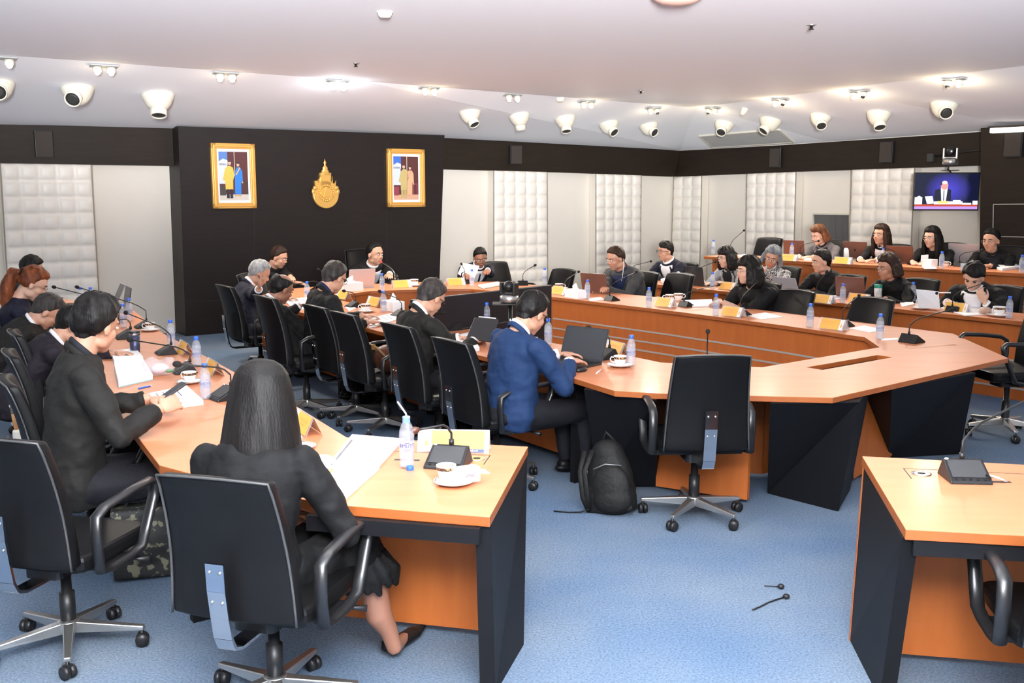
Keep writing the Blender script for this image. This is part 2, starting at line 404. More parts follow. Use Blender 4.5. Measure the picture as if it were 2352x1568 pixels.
pad_panel(pB([(1134, 391), (1256.5, 394), (1134, 640), (1257.5, 650)], OB, NB), 5, NB, 0.17, 0.205, 'white padded panel just right of the seated speaker holding papers')
pad_panel(pB([(1368.5, 399), (1472.5, 402), (1368.5, 600), (1470.5, 610)], OB, NB), 5, NB, 0.17, 0.205, 'white padded panel behind the man wearing earphones')
OR = offR(0.03)
pad_panel(pB([(1548, 406), (1612, 403.5), (1542, 600), (1608, 590)], OR, NR), 3, NR, 0.17, 0.205, 'narrow white padded panel in the far corner, three cells wide')
pad_panel(pB([(1716, 399), (1828.5, 394.5), (1713.5, 540), (1824, 560)], OR, NR), 5, NR, 0.17, 0.205, 'white padded panel behind the empty chair of the rear row')
pad_panel(pB([(1957, 389), (2101, 384.5), (1952, 540), (2093, 560)], OR, NR), 5, NR, 0.17, 0.205, 'white padded panel left of the wall television')
# control-room window between two panels
Pw = offR(0.2)
q = pB([(1868, 491), (1953, 492), (1953, 563), (1872, 562)], Pw, NR)
mb = MB(); mb.slab([q[3], q[2], q[1], q[0]], NR, 0.012); wdw = struct(mb.build('window_1', MT['glass_grey'], fix=True))
mb = MB(); g = [q[0].lerp(q[1], .4), q[1], q[2], q[3].lerp(q[2], .4)]
for r_ in range(3):
    for c_ in range(3):
        f = lambda u, v: g[3].lerp(g[2], u).lerp(g[0].lerp(g[1], u), v)
        mb.slab([f(c_ / 3 + .02, r_ / 3 + .02) - NR * .004, f(c_ / 3 + .31, r_ / 3 + .02) - NR * .004, f(c_ / 3 + .31, r_ / 3 + .31) - NR * .004, f(c_ / 3 + .02, r_ / 3 + .31) - NR * .004], NR, .01)
mb.build('padding_reflection', MT['reflection_grey'], wdw, fix=True)  # grey squares put the reflection of padded panels into the glass
fr = MB(); up = UP
for a_, b_ in ((0, 1), (1, 2), (2, 3), (3, 0)):
    d = (q[b_] - q[a_]).normalized(); w_ = d.cross(NR) * .012
    fr.slab([q[a_] - w_ + NR * .02, q[b_] - w_ + NR * .02, q[b_] + w_ + NR * .02, q[a_] + w_ + NR * .02], NR, .04)
fr.build('window_frame', MT['nozzle_cream'], wdw, fix=True)
# dark column at the right with thin metal trim
PC = offR(-0.30)
q = pB([(2253, 294), (2700, 262), (2700, 900), (2247, 780)], PC, NR); q[3].z = 0; q[2].z = 0
mb = MB(); mb.slab([q[3], q[2], q[1], q[0]], NR, 0.5); struct(mb.build('wall_right_column', MT['beam_brown'], fix=True))
mb = MB()
for x0, y0, x1, y1 in ((2282, 469, 2420, 468), (2282, 469, 2280, 600), (2300, 543, 2420, 546)):
    p, r_ = onp(x0, y0, PC, NR), onp(x1, y1, PC, NR); d = (r_ - p).normalized(); w_ = d.cross(NR) * .005
    mb.slab([p - w_ + NR * .006, r_ - w_ + NR * .006, r_ + w_ + NR * .006, p + w_ + NR * .006], NR, .006)
struct(mb.build('trim_4', MT['silver_strip'], fix=True))
# raised platform of the rear row
r3a, r3b = at(1617, 588, 1.0), at(2352, 628, 1.0)
r3d = (r3b - r3a).normalized(); r3n = V(-r3d.y, r3d.x, 0)      # away from the camera
if r3n.y < 0: r3n = -r3n
p0, p1 = r3a - r3d * 0.1 + r3n * .1, r3b + r3d * 3
mb = MB(); pts = [p0, p1, p1 + r3n * 4, p0 + r3n * 2.4]
mb.prism([(p.x, p.y) for p in pts], 0, 0.25); struct(mb.build('floor_platform', MT['platform_carpet']))

# -------- things fixed to the walls
def wall_thing(name, label, cat, px0, py0, px1, py1, P, n, group=None):
    tl, br = onp(px0, py0, P, n), onp(px1, py1, P, n); c = (tl + br) / 2
    w_ = math.hypot(br.x - tl.x, br.y - tl.y); h = tl.z - br.z
    r = thing(name, label, cat, c, ROTB if n is NB else ROTR, group); return r, w_, h
def wall_speaker(px0, py0, px1, py1, P, n, label):
    r, w_, h = wall_thing('wall_speaker', label, 'speaker', px0, py0, px1, py1, P, n, 'square speakers on the dark beam')
    MB().rbox((0, -.03, 0), (w_, .06, h), .01).build('cabinet', MT['black_plastic'], r)
    MB().box((0, -.063, 0), (w_ * .88, .012, h * .92)).build('grille', MT['speaker_dark'], r)
PB, PR = offB(0.25), offR(0.0)
wall_speaker(76, 300, 123, 362, PB, NB, 'dark speaker on the beam above the leftmost padded panel')
wall_speaker(1168, 333, 1195, 378, PB, NB, 'dark speaker on the beam right of the black feature wall')
wall_speaker(1773, 340, 1797, 385, PR, NR, 'dark speaker on the beam above the rear empty chair')
wall_speaker(2026, 325, 2054, 374, PR, NR, 'dark speaker on the beam left of the camera over the television')
wall_speaker(2312, 306, 2351, 360, PC, NR, 'dark speaker on the right column under the light tube')
# picture frames
def disc_poly(cx, cz, rx, rz_, n=14): return [(cx + rx * math.cos(2 * PI * k / n), cz + rz_ * math.sin(2 * PI * k / n)) for k in range(n)]
MXZ = Matrix(((1, 0, 0, 0), (0, 0, 1, 0), (0, 1, 0, 0), (0, 0, 0, 1)))    # prism xy -> xz, z -> y
def relief(parent, name, m, polys, y0, y1, k=None):
    mb = MB()
    for pl in polys: mb.prism(pl, y0, y1, MXZ)
    return mb.build(name, m if not isinstance(m, str) else MT[m], parent, fix=True)
cols = {}
def flat(name, col, e=0):
    if name not in MT: mat(name, col, 0.45, emit=((col), e) if e else None)
    return MT[name]
def portrait(px0, py0, px1, py1, label, sky, c1, c2, c2b, tilt):
    r, w_, h = wall_thing('portrait_frame', label, 'picture', px0, py0, px1, py1, A0, NB, None)
    r.rotation_euler = (0, tilt, ROTB)
    fw = .075; mb = MB()
    for sx, sz, dx, dz in ((0, h / 2 - fw / 2, w_, fw), (0, -h / 2 + fw / 2, w_, fw), (w_ / 2 - fw / 2, 0, fw, h), (-w_ / 2 + fw / 2, 0, fw, h)):
        mb.box((sx, -.03, sz), (dx, .06, dz))
        mb.box((sx, -.065, sz), (dx - fw * .5 if dx > dz else fw * .45, .02, dz - fw * .5 if dz > dx else fw * .45))
    mb.build('frame', MT['frame_gold'], r, bevel=.008)
    iw, ih = w_ - 2 * fw, h - 2 * fw
    MB().box((0, -.02, 0), (iw, .02, ih)).build('mount', MT['card_white'], r)
    iw *= .87; ih *= .9
    p = MB().box((0, -.0315, 0), (iw, .004, ih)).build('picture', flat('pic_dark', (0.10, 0.03, 0.03)), r)
    X = lambda u: (u - .5) * iw
    Z = lambda v: (v - .5) * ih
    R_ = lambda u0, v0, u1, v1: [(X(u0), Z(v0)), (X(u1), Z(v0)), (X(u1), Z(v1)), (X(u0), Z(v1))]
    def L(nm, m, polys, k): relief(p, nm, m, polys, -.034 - k * .0012, -.033 - k * .0012 + .0006)
    L('painted_sky', flat('pic_sky' + str(sky), ((0.10, 0.22, 0.55), (0.05, 0.16, 0.60))[sky]), [R_(0, .72, .3, 1)], 0)
    L('painted_cloud', flat('pic_cloud', (0.62, 0.68, 0.80)), [R_(0, .34, .28, .76), [(X(0), Z(.72)), (X(.3), Z(.72)), (X(.3), Z(.82)), (X(.15), Z(.86)), (X(0), Z(.80))]], 1)
    L('painted_floor', flat('pic_floor' + str(sky), ((0.62, 0.58, 0.52), (0.66, 0.38, 0.25))[sky]), [R_(0, 0, 1, .12)], 1)
    L('painted_bench', flat('pic_bench' + str(sky), ((0.06, 0.05, 0.05), (0.30, 0.05, 0.08))[sky]), [R_(0, .1, .2, .3), R_(.78, .12, .82, .38), R_(.92, .12, .96, .38), R_(.76, .35, 1, .38)], 2)
    L('painted_pole', flat('pic_pole', (0.65, 0.60, 0.5)), [R_(.525, .5, .545, 1)], 2)
    coat = [(X(.2), Z(.22)), (X(.46), Z(.22)), (X(.47), Z(.42)), (X(.52), Z(.5)), (X(.48), Z(.67)), (X(.38), Z(.71)), (X(.30), Z(.71)), (X(.2), Z(.65)), (X(.11), Z(.42)), (X(.19), Z(.40))]
    if sky: coat = [(u + X(.58), v) for u, v in [(a - X(.5), b_) for a, b_ in coat]]
    L('painted_coat', flat('pic_coat' + str(sky), c1), [coat], 3)
    L('painted_trousers', flat('pic_trs' + str(sky), ((0.03, 0.02, 0.03), (0.50, 0.40, 0.16))[sky]), [R_(.23 + .06 * sky, .04, .33 + .06 * sky, .23), R_(.35 + .06 * sky, .04, .45 + .06 * sky, .23)], 3)
    dress = [(X(.52), Z(.08)), (X(.74), Z(.08)), (X(.75), Z(.4)), (X(.81), Z(.38)), (X(.80), Z(.6)), (X(.73), Z(.68)), (X(.60), Z(.68)), (X(.54), Z(.58))]
    L('painted_dress', flat('pic_dress' + str(sky), c2), [dress], 3)
    L('painted_sash', flat('pic_sash' + str(sky), c2b), [[(X(.55), Z(.52)), (X(.60), Z(.52)), (X(.74), Z(.67)), (X(.70), Z(.68))], R_(.53, .08, .73, .12)], 4)
    L('painted_skin', flat('pic_skin', (0.62, 0.42, 0.32)), [disc_poly(X(.36 + .04 * sky), Z(.765), iw * .055, ih * .042), disc_poly(X(.655), Z(.735), iw * .05, ih * .04), disc_poly(X(.79), Z(.37), iw * .03, ih * .02)], 5)
    L('painted_hair', flat('pic_hair', (0.04, 0.03, 0.03)), [R_(.31 + .04 * sky, .79, .41 + .04 * sky, .812), disc_poly(X(.665), Z(.77), iw * .06, ih * .02)], 6)
portrait(481, 328, 587, 478, 'gold-framed portrait of a couple in yellow coat and blue dress', 0, (0.80, 0.52, 0.10), (0.03, 0.22, 0.72), (0.65, 0.42, 0.15), 0)
portrait(886, 341, 973, 475, 'smaller gold-framed portrait of a couple in sand coat and peach gown', 1, (0.55, 0.43, 0.18), (0.80, 0.42, 0.24), (0.75, 0.32, 0.25), 0)
# golden crest
r, w_, h = wall_thing('wall_crest', 'gold crest with round medallion and pointed spire on the black wall', 'emblem', 714, 364, 776, 478, A0, NB)
R0 = w_ / 2; cz = -h / 2 + R0
MB().prism(disc_poly(0, cz, R0, R0, 40), -.05, 0, MXZ).build('medallion', MT['gold'], r, bevel=.01, fix=True)
mb = MB()
for k in range(22):
    t = 2 * PI * k / 22; mb.ell((R0 * .55 * math.cos(t), -.055, cz + .02 + R0 * .55 * math.sin(t)), (.018, .016, .018), n=8, m=6)
mb.prism(disc_poly(0, cz + .02, R0 * .42, R0 * .42, 28), -.062, -.04, MXZ)
mb.prism([(0, cz + .12), (-.045, cz - .03), (.045, cz - .03)], -.075, -.06, MXZ)
for sx in (-1, 1):
    mb.ell((sx * R0 * .82, -.04, cz + R0 * .45), (.04, .03, .035), n=10, m=7); mb.ell((sx * R0 * .95, -.035, cz + R0 * .2), (.03, .02, .045), n=10, m=7)
mb.build('wreath', MT['gold'], r, fix=True)
mb = MB(); z0 = cz + R0 * .72; zt = h / 2
for k, (u, v, s_) in enumerate([(-.62, 0, .30), (-.4, .06, .42), (.62, 0, .30), (.4, .06, .42), (0, 0, .4)]):
    x = R0 * u; mb.prism([(x - .03, z0 - .05), (x + .03, z0 - .05), (x + .02 + u * .03, z0 + .05 + v), (x + u * .07, z0 + s_ * R0 * .75)], -.04, -.005, MXZ)
mb.prism([(-R0 * .35, z0 - .06), (R0 * .35, z0 - .06), (R0 * .42, z0 + .16), (-R0 * .42, z0 + .16)], -.05, 0, MXZ)
mb.build('crown_leaves', MT['gold'], r, fix=True)
zz = z0 + .13; L = zt - zz
MB().lathe([(.10, zz), (.085, zz + L * .1), (.055, zz + L * .18), (.06, zz + L * .24), (.035, zz + L * .36), (.045, zz + L * .42), (.02, zz + L * .55), (.012, zz + L * .66), (.022, zz + L * .74), (.01, zz + L * .86), (.002, zt)], 18, Matrix.Translation((0, -.03, 0)) @ Matrix.Diagonal((1, .5, 1, 1))).build('spire', MT['gold'], r)
# light tube on the right column
r, w_, h = wall_thing('tube_lamp', 'long white light tube fixed at the top of the right column', 'lamp', 2283, 296, 2480, 296, PC, NR)
MB().box((0, -.06, 0), (w_, .09, .065)).build('diffuser', MT['tube_light'], r, bevel=.01); MB().box((0, -.05, .045), (w_ + .02, .1, .025)).build('housing', MT['speaker_dark'], r)
# television
tc_ = onp(2172, 439, offR(-0.38), NR); tvY = tc_.y
tl, tr, br_, bl_ = atd(2101.5, 395, tvY - .0), atd(2246.5, 394, tvY), atd(2243.5, 484, tvY), atd(2100.5, 482.5, tvY)
tw = (tr - tl).length; th = (tl - bl_).length
tv = thing('television', 'wall television showing the seated chairman on a blue stage', 'television', (tl + br_) / 2, math.radians(-6))
MB().rbox((0, 0, 0), (tw, .05, th), .004).build('casing', MT['black_plastic'], tv, bevel=.004)
MB().box((0, .10, -.02), (.3, .2, .2)).build('wall_bracket', MT['black_plastic'], tv)
iw, ih = tw * .965, th * .93
X = lambda u: (u - .5) * iw
Z = lambda v: (.5 - v) * ih
def em(name, col, e=1.0):
    if name not in MT: mat(name, (0, 0, 0), 0.3, emit=(col, e))
    return MT[name]
m = mat('tv_blue', (0, 0, 0), 0.2); nt = m.node_tree; bs = nt.nodes['Principled BSDF']; tcn = nt.nodes.new('ShaderNodeTexCoord')
mp = nt.nodes.new('ShaderNodeMapping'); mp.inputs['Location'].default_value = (-.06, 0, -.10); mp.inputs['Scale'].default_value = (3.2, 1, 4.0)
gr = nt.nodes.new('ShaderNodeTexGradient'); gr.gradient_type = 'SPHERICAL'; cr = nt.nodes.new('ShaderNodeValToRGB')
cr.color_ramp.elements[0].color = (0.006, 0.008, 0.03, 1); cr.color_ramp.elements[1].color = (0.06, 0.05, 0.55, 1)
nt.links.new(tcn.outputs['Object'], mp.inputs[0]); nt.links.new(mp.outputs[0], gr.inputs[0]); nt.links.new(gr.outputs['Fac'], cr.inputs[0]); nt.links.new(cr.outputs[0], bs.inputs['Emission Color']); bs.inputs['Emission Strength'].default_value = 1.0
scr = MB().box((0, -.027, 0), (iw, .002, ih)).build('screen', m, tv)
R_ = lambda u0, v0, u1, v1: [(X(u0), Z(v0)), (X(u1), Z(v0)), (X(u1), Z(v1)), (X(u0), Z(v1))]
def LS(nm, m, polys, k): relief(scr, nm, m, polys, -.0292 - k * .0006, -.0288 - k * .0006)
LS('screen_desk', em('tv_desk', (0.45, 0.06, 0.03)), [R_(0, .86, 1, .92)], 0); LS('screen_desk_front', em('tv_deskf', (0.45, 0.25, 0.75)), [R_(0, .92, 1, 1)], 0)
LS('screen_coat', em('tv_coat', (0.008, 0.01, 0.025)), [[(X(.30), Z(.84)), (X(.32), Z(.46)), (X(.40), Z(.41)), (X(.52), Z(.41)), (X(.57), Z(.46)), (X(.58), Z(.84))]], 1)
LS('screen_shirt', em('tv_white', (0.85, 0.9, 1.0)), [[(X(.405), Z(.40)), (X(.515), Z(.40)), (X(.495), Z(.78)), (X(.425), Z(.78))], R_(.0, .66, .12, .86), [(X(.0), Z(.68)), (X(.07), Z(.62)), (X(.11), Z(.66))], [(X(.16), Z(.64)), (X(.28), Z(.63)), (X(.31), Z(.84)), (X(.20), Z(.85))], R_(.31, .78, .76, .86), R_(.61, .74, .73, .80), R_(.92, .76, 1, .87), R_(.76, .82, .9, .87)], 2)
LS('screen_tie', em('tv_tie', (0.02, 0.02, 0.05)), [R_(.452, .47, .466, .76)], 3)
LS('screen_face', em('tv_face', (0.75, 0.28, 0.26)), [disc_poly(X(.462), Z(.33), iw * .06, ih * .125)], 3)
LS('screen_forehead', em('tv_face2', (0.95, 0.62, 0.6)), [disc_poly(X(.462), Z(.25), iw * .045, ih * .05)], 4)
LS('screen_hair', em('tv_tie', (0.02, 0.02, 0.05)), [disc_poly(X(.41), Z(.27), iw * .012, ih * .06)], 4)
LS('screen_nameplate', em('tv_yel', (0.95, 0.62, 0.15)), [R_(.37, .77, .53, .84)], 4)
# ptz camera above the television
def ptz(loc, rot, label, m='mic_grille', s=1.0):
    r = thing('ptz_camera', label, 'camera', loc, rot)
    Sx = Matrix.Scale(s, 4)
    MB().lathe([(.062, 0), (.07, .012), (.07, .05), (.05, .062)], 20, Sx).build('base', MT['aluminium'], r)
    mb = MB(); mb.box((-.055, 0, .10), (.018, .07, .10), Sx).box((.055, 0, .10), (.018, .07, .10), Sx).box((0, 0, .06), (.12, .07, .02), Sx); mb.build('yoke', MT[m], r, bevel=.006)
    MB().ell((0, 0, .12), (.045, .05, .042), Sx).build('head', MT['black_plastic'], r)
    MB().lathe([(.03, 0), (.034, .03), (.026, .034)], 16, Sx @ Matrix.Translation((0, -.035, .12)) @ Matrix.Rotation(PI / 2, 4, 'X')).build('lens', MT['screen_black'], r)
    return r
p = atd(2182, 378, tvY - .02); ptz(p, math.radians(-30), 'small camera on a bracket above the television', 'aluminium', 1.5)
mb = MB(); mb.tube([p + V(0, .02, 0), p + V(.0, .06, -.06), p + V(.06, .1, -.1)], .012).box(tuple(p + V(.03, .05, -.075)), (.2, .12, .01))
o = mb.build('camera_shelf', MT['mic_metal']); tag(o, 'small dark metal shelf carrying the camera over the television', 'shelf')
r, w_, h = wall_thing('junction_box', 'small dark junction box with conduit on the beam left of the camera', 'electrical box', 2135, 353, 2148, 371, PR, NR)
MB().box((0, -.03, 0), (w_, .06, h)).build('box', MT['mic_grille'], r); MB().tube([(w_ / 2, -.02, .02), (.85, -.02, .10)], .01).build('conduit', MT['mic_metal'], r)
# -------- things on the ceiling
def onsof(x, y, side):
    d = ray(x, y)
    for t_ in TRI[side]:
        h = intersect_ray_tri(t_[0], t_[1], t_[2], d, E0, True)
        if h is not None:
            n = (t_[1] - t_[0]).cross(t_[2] - t_[0]).normalized(); return h, (n if n.z < 0 else -n)
    P, n = soffit(side); return onp(x, y, P, n), n
def nozzle(x, y, rpx, side, aim, label):
    p, n = onsof(x, y - rpx * .25, side); dist = p.y; R = rpx * 1.22 / F * dist
    r = thing('air_nozzle', label, 'air vent', p, 0, 'round jet air nozzles in the sloping ceiling')
    q = Vector((0, 0, 1)).rotation_difference(n).to_matrix().to_4x4()
    MB().lathe([(R * 1.0, 0), (R * 1.02, R * .1), (R * .93, R * .35), (R * .72, R * .75), (R * .55, R * .9)], 28, q).build('flange', MT['nozzle_cream'], r)
    d = (V(*aim)).normalized(); q2 = Vector((0, 0, 1)).rotation_difference(d).to_matrix().to_4x4(); c = n * (R * .35)
    MB().ell(tuple(c), (R * .80,) * 3, None, 20, 12).build('ball', MT['nozzle_cream'], r)
    MB().lathe([(R * .50, R * .5), (R * .50, R * 1.12), (R * .44, R * 1.12), (R * .40, R * .85), (R * .1, R * .84)], 24, Matrix.Translation(c) @ q2).build('spout', MT['nozzle_cream'], r)
    MB().lathe([(R * .43, R * 1.04), (R * .2, R * 1.05)], 20, Matrix.Translation(c) @ q2).build('opening', MT['nozzle_dark'], r)
for x, y, rp, sd, aim, lb in [
    (-6, 197, 29, 'B', (.5, -1, -.4), 'air nozzle cut by the left picture edge'), (177, 208, 29, 'B', (.05, -1, -.5), 'air nozzle with its dark mouth facing the camera, above the left beam'),
    (362, 223, 29, 'B', (.1, -.35, -1), 'air nozzle pointing down left of the black feature wall'), (1079, 261, 20, 'B', (.5, -.5, -1), 'air nozzle nearest the right end of the black wall'),
    (1192, 269, 19, 'B', (.1, .1, -1), 'air nozzle pointing straight down, second right of the black wall'), (1297, 275, 19, 'B', (.1, -.4, -1), 'air nozzle third right of the black wall'),
    (1397, 287, 18, 'B', (.7, -.9, -.9), 'air nozzle fourth right of the black wall'), (1489, 291, 17, 'B', (.7, -1, -.7), 'air nozzle nearest the far corner on the rear slope'),
    (1664, 287, 18, 'R', (-.5, -.9, -.8), 'air nozzle over the left end of the ceiling grille'), (1771, 279, 20, 'R', (-.9, -.4, -1), 'air nozzle over the right end of the ceiling grille'),
    (1886, 270, 19, 'R', (-.1, -1, -.9), 'air nozzle right of the ceiling grille'), (2019, 264, 22, 'R', (0, -.6, -1), 'air nozzle above the speaker left of the television'),
    (2169, 243, 24, 'R', (-.15, -1, -.5), 'air nozzle above the television, mouth open to the camera')]:
    nozzle(x, y, rp, sd, aim, lb)
def spots(x, y, side, onmask, label, sc=1.0):
    p, n = onsof(x, y, side); p = p + n * .02; al = B if side == 'B' else C
    r = thing('twin_spotlight', label, 'spotlight', p, 0, 'twin spotlights under the ceiling lip'); R = .05 * sc
    q = Vector((0, 0, 1)).rotation_difference(n).to_matrix().to_4x4()
    e = al * .075 * sc; w2 = n.cross(al).normalized() * .05 * sc
    MB().slab([-e * 2 - w2, e * 2 - w2, e * 2 + w2, -e * 2 + w2], n, .01).build('plate', MT['grille'], r, fix=True)
    for k in (-1, 1):
        c = e * k + n * .01
        MB().lathe([(R, 0), (R * .95, .045), (R * .7, .05)], 16, Matrix.Translation(c) @ q).build('lamp_housing', MT['nozzle_cream'], r)
        on = onmask[(k + 1) // 2]
        MB().ell(tuple(c + n * .05), R * (.62 if on != 'b' else .9), None, 12, 8).build('bulb', MT[{'1': 'bulb', '0': 'nozzle_dark', 'b': 'bulb_bright'}[on]], r)
for x, y, sd, on, lb in [(2, 130, 'B', '11', 'spotlight pair at the left picture edge'), (238, 149, 'B', '11', 'lit spotlight pair above the left wall speaker'), (518, 166, 'B', '11', 'lit spotlight pair above the larger portrait'),
    (775, 184, 'B', 'bb', 'glaring bright spotlight pair above the gold crest'), (985, 200, 'B', '11', 'warm lit spotlight pair above the smaller portrait'), (1177, 216, 'B', '11', 'lit spotlight pair right of the black wall'),
    (1347, 232, 'B', '11', 'lit spotlight pair above the earphone man'), (1500, 247, 'B', '10', 'half-lit spotlight pair nearest the far corner on the rear side'), (1637, 247, 'R', '01', 'half-lit spotlight pair nearest the far corner on the right side'),
    (1792, 227, 'R', '10', 'glaring spotlight pair above the ceiling grille'), (1974, 208, 'R', '10', 'glaring spotlight pair between grille and television'), (2192, 180, 'R', '01', 'half-lit spotlight pair above the television')]:
    spots(x, y, sd, on, lb, .9)
for x, y, sd, e_ in [(238, 150, 'B', 1), (518, 168, 'B', 1), (775, 186, 'B', 5), (985, 202, 'B', 1.5), (1347, 234, 'B', 2), (1500, 249, 'B', 2), (1637, 249, 'R', 3), (1792, 230, 'R', 5), (1974, 212, 'R', 6), (2192, 183, 'R', 6)]:
    p, n = onsof(x, y, sd); l = bpy.data.lights.new('spotlight_glow', 'POINT'); l.energy = e_; l.color = (1, .80, .50) if e_ != 5 or sd == 'R' else (.9, .95, 1); l.shadow_soft_size = .05
    o = bpy.data.objects.new('spotlight_glow', l); COL.objects.link(o); o.location = p + n * .2
    q = p + n * .2; to = (V(1.0, 9.8, .8) - q).normalized(); dn_ = (V(0, 0, -1) * 1.3 + to).normalized()
    o = downlight(q.x, q.y, q.z, 105, tilt=Vector((0, 0, -1)).rotation_difference(dn_).to_euler())
p, n = onsof(1712, 249, 'R'); r = thing('tilted_spotlight', 'single cream spotlight head hanging tilted above the grille', 'spotlight', p)
MB().ell((0, 0, -.03), (.05, .05, .085), Matrix.Rotation(.5, 4, 'Y')).build('lamp_head', MT['nozzle_cream'], r); MB().tube([(0, 0, .05), (-.03, 0, .09)], .015).build('stem', MT['aluminium'], r)
q = [onsof(x, y, 'R')[0] for x, y in ((1607, 311), (1790, 296), (1823, 325), (1637, 337))]; n_ = onsof(1700, 318, 'R')[1]
c = sum(q, V(0, 0, 0)) / 4; r = thing('ceiling_grille', 'long pale air grille in the sloping ceiling at right', 'air vent', c)
mb = MB()
for k in range(26):
    a_, b_ = q[0].lerp(q[3], (k + .25) / 26), q[1].lerp(q[2], (k + .25) / 26); c_, d_ = q[1].lerp(q[2], (k + .75) / 26), q[0].lerp(q[3], (k + .75) / 26)
    mb.slab([a_ + n_ * .02, b_ + n_ * .02, c_ + n_ * .02, d_ + n_ * .02], n_, .01)
mb.build('louvres', MT['grille'], r, world=True, fix=True)
mb = MB()
for i in range(4):
    a_, b_ = q[i], q[(i + 1) % 4]; d = (b_ - a_).normalized(); w_ = d.cross(n_) * .018
    mb.slab([a_ - w_ + n_ * .025, b_ - w_ + n_ * .025, b_ + w_ + n_ * .025, a_ + w_ + n_ * .025], n_, .06)
mb.build('frame', MT['nozzle_cream'], r, world=True, fix=True)
for x, y, lb in ((817, 145, 'small ceiling sprinkler above the gold crest'), (1472, 208, 'small ceiling sprinkler near the far corner'), (1864, 57, 'small ceiling sprinkler over the right rows')):
    p = at(x, y, ZC); r = thing('sprinkler', lb, 'sprinkler', p, 0, 'ceiling sprinklers')
    MB().lathe([(.04, 0), (.038, -.006), (.02, -.01)], 20).build('collar', MT['aluminium'], r); MB().lathe([(.012, 0), (.012, -.03), (.022, -.032), (.02, -.036)], 12).build('head', MT['black_plastic'], r)
r = thing('smoke_detector', 'round cream smoke detector on the flat ceiling', 'smoke detector', at(884, 27, ZC))
MB().lathe([(.05, 0), (.05, -.02), (.035, -.04), (.01, -.042)], 24).build('cover', MT['nozzle_cream'], r); MB().lathe([(.057, 0), (.057, -.008), (.05, -.009)], 24).build('base', MT['nozzle_cream'], r)
r = thing('pinkish_blur', 'pinkish brown blur at the top edge, built as a round dome', 'blur', at(1557, -14, ZC))  # dome added for a pinkish blur, probably a finger over the lens
MB().lathe([(.17, 0), (.165, -.03), (.10, -.06), (.02, -.07)], 28).build('dome', MT['pink_object'], r); MB().lathe([(.19, 0), (.185, -.012), (.17, -.014)], 28).build('rim', MT['pink_object'], r)
p, n = onsof(1287, 226, 'B'); r = thing('smoke_detector', 'small cream detector on the slope between two lit spotlight pairs', 'detector', p)
MB().ell((0, 0, -.02), (.06, .06, .035)).build('cover', MT['nozzle_cream'], r); MB().box((.0, 0, .005), (.1, .1, .02)).build('base', MT['nozzle_cream'], r)

# ================================================================ TABLES
ZT = 0.75
def P2(x, y, z=ZT): p = at(x, y, z); return V(p.x, p.y, 0)
def wallpiece(mb, a, b, z0, z1, th):            # vertical board between two plan points
    d = (b - a).normalized(); n = V(-d.y, d.x, 0) * th / 2
    return mb.hexa([V(*(a - n).xy, z0), V(*(b - n).xy, z0), V(*(b + n).xy, z0), V(*(a + n).xy, z0), V(*(a - n).xy, z1), V(*(b - n).xy, z1), V(*(b + n).xy, z1), V(*(a + n).xy, z1)])
LAP = P2(1310, 866); LAD = V(-.574, .819, 0)
outer = [P2(1518, 683), P2(2190, 766), P2(2316, 822), P2(1913, 913), P2(1511, 903), P2(1411, 897), P2(1310, 866), LAP + LAD * 6.1, V(-3.0, 12.05, 0), V(-2.4, 12.75, 0), V(-1.3, 13.32, 0), V(-.2, 13.4, 0), P2(1268, 658)]
inner = [V(-1.89, 11.13, 0), V(-1.9, 11.78, 0), P2(850, 668), P2(1010, 663) , P2(1080, 663), P2(1266, 681), P2(1530, 712), P2(1800, 747), P2(1986, 774), P2(2021, 797), P2(1750, 843), P2(1518, 832), P2(1460, 820), P2(1250, 784)]
slot = [P2(1852, 843), P2(1889, 849), P2(2050, 820), P2(2015, 815)]
tb = thing('conference_table', 'large ring-shaped orange wood conference table with open centre', 'table', (0.6, 9.2, 0))
mb = MB(); mb.holed([p.xy for p in outer], [[p.xy for p in inner], [p.xy for p in slot]], ZT - .035, ZT)
o = mb.build('tabletop', MT['wood_top'], tb, world=True, bevel=.003)
o.data.materials.append(MT['wood_edge'])
for pl in o.data.polygons:
    if abs(pl.normal.z) < .5: pl.material_index = 1
def inset(poly, d):              # moves each corner of a polygon sideways
    n = len(poly); out = []
    for i in range(n):
        a, b_, c_ = poly[i - 1], poly[i], poly[(i + 1) % n]
        d1 = (b_ - a).normalized(); d2 = (c_ - b_).normalized(); n1 = V(-d1.y, d1.x, 0); n2 = V(-d2.y, d2.x, 0); m_ = (n1 + n2).normalized()
        out.append(b_ + m_ * (d / max(.4, m_.dot(n1))))
    return out
mi = inset(inner, .05)
if (mi[5] - V(1.0, 9.5, 0)).length < (inner[5] - V(1.0, 9.5, 0)).length: mi = inset(inner, -.05)
groups = [(0, 5, 'inner_panel'), (5, 8, 'inner_panel'), (8, 10, 'inner_panel'), (10, 13, 'inner_panel'), (13, 14, 'inner_panel')]
for a_, b_, nm in groups:
    mb = MB()
    for i in range(a_, b_): wallpiece(mb, mi[i], mi[(i + 1) % 14], 0.02, ZT - .035, .03)
    mb.build(nm, MT['wood_panel'], tb, world=True)
for zz in (.50, .39, .295):
    mb = MB(); ms = inset(inner, .033)
    if (ms[5] - V(1.0, 9.5, 0)).length < (inner[5] - V(1.0, 9.5, 0)).length: ms = inset(inner, -.033)
    for i in range(5, 8): wallpiece(mb, ms[i], ms[i + 1], zz - .008, zz + .008, .006)
    mb.build('metal_strip', MT['silver_strip'], tb, world=True)
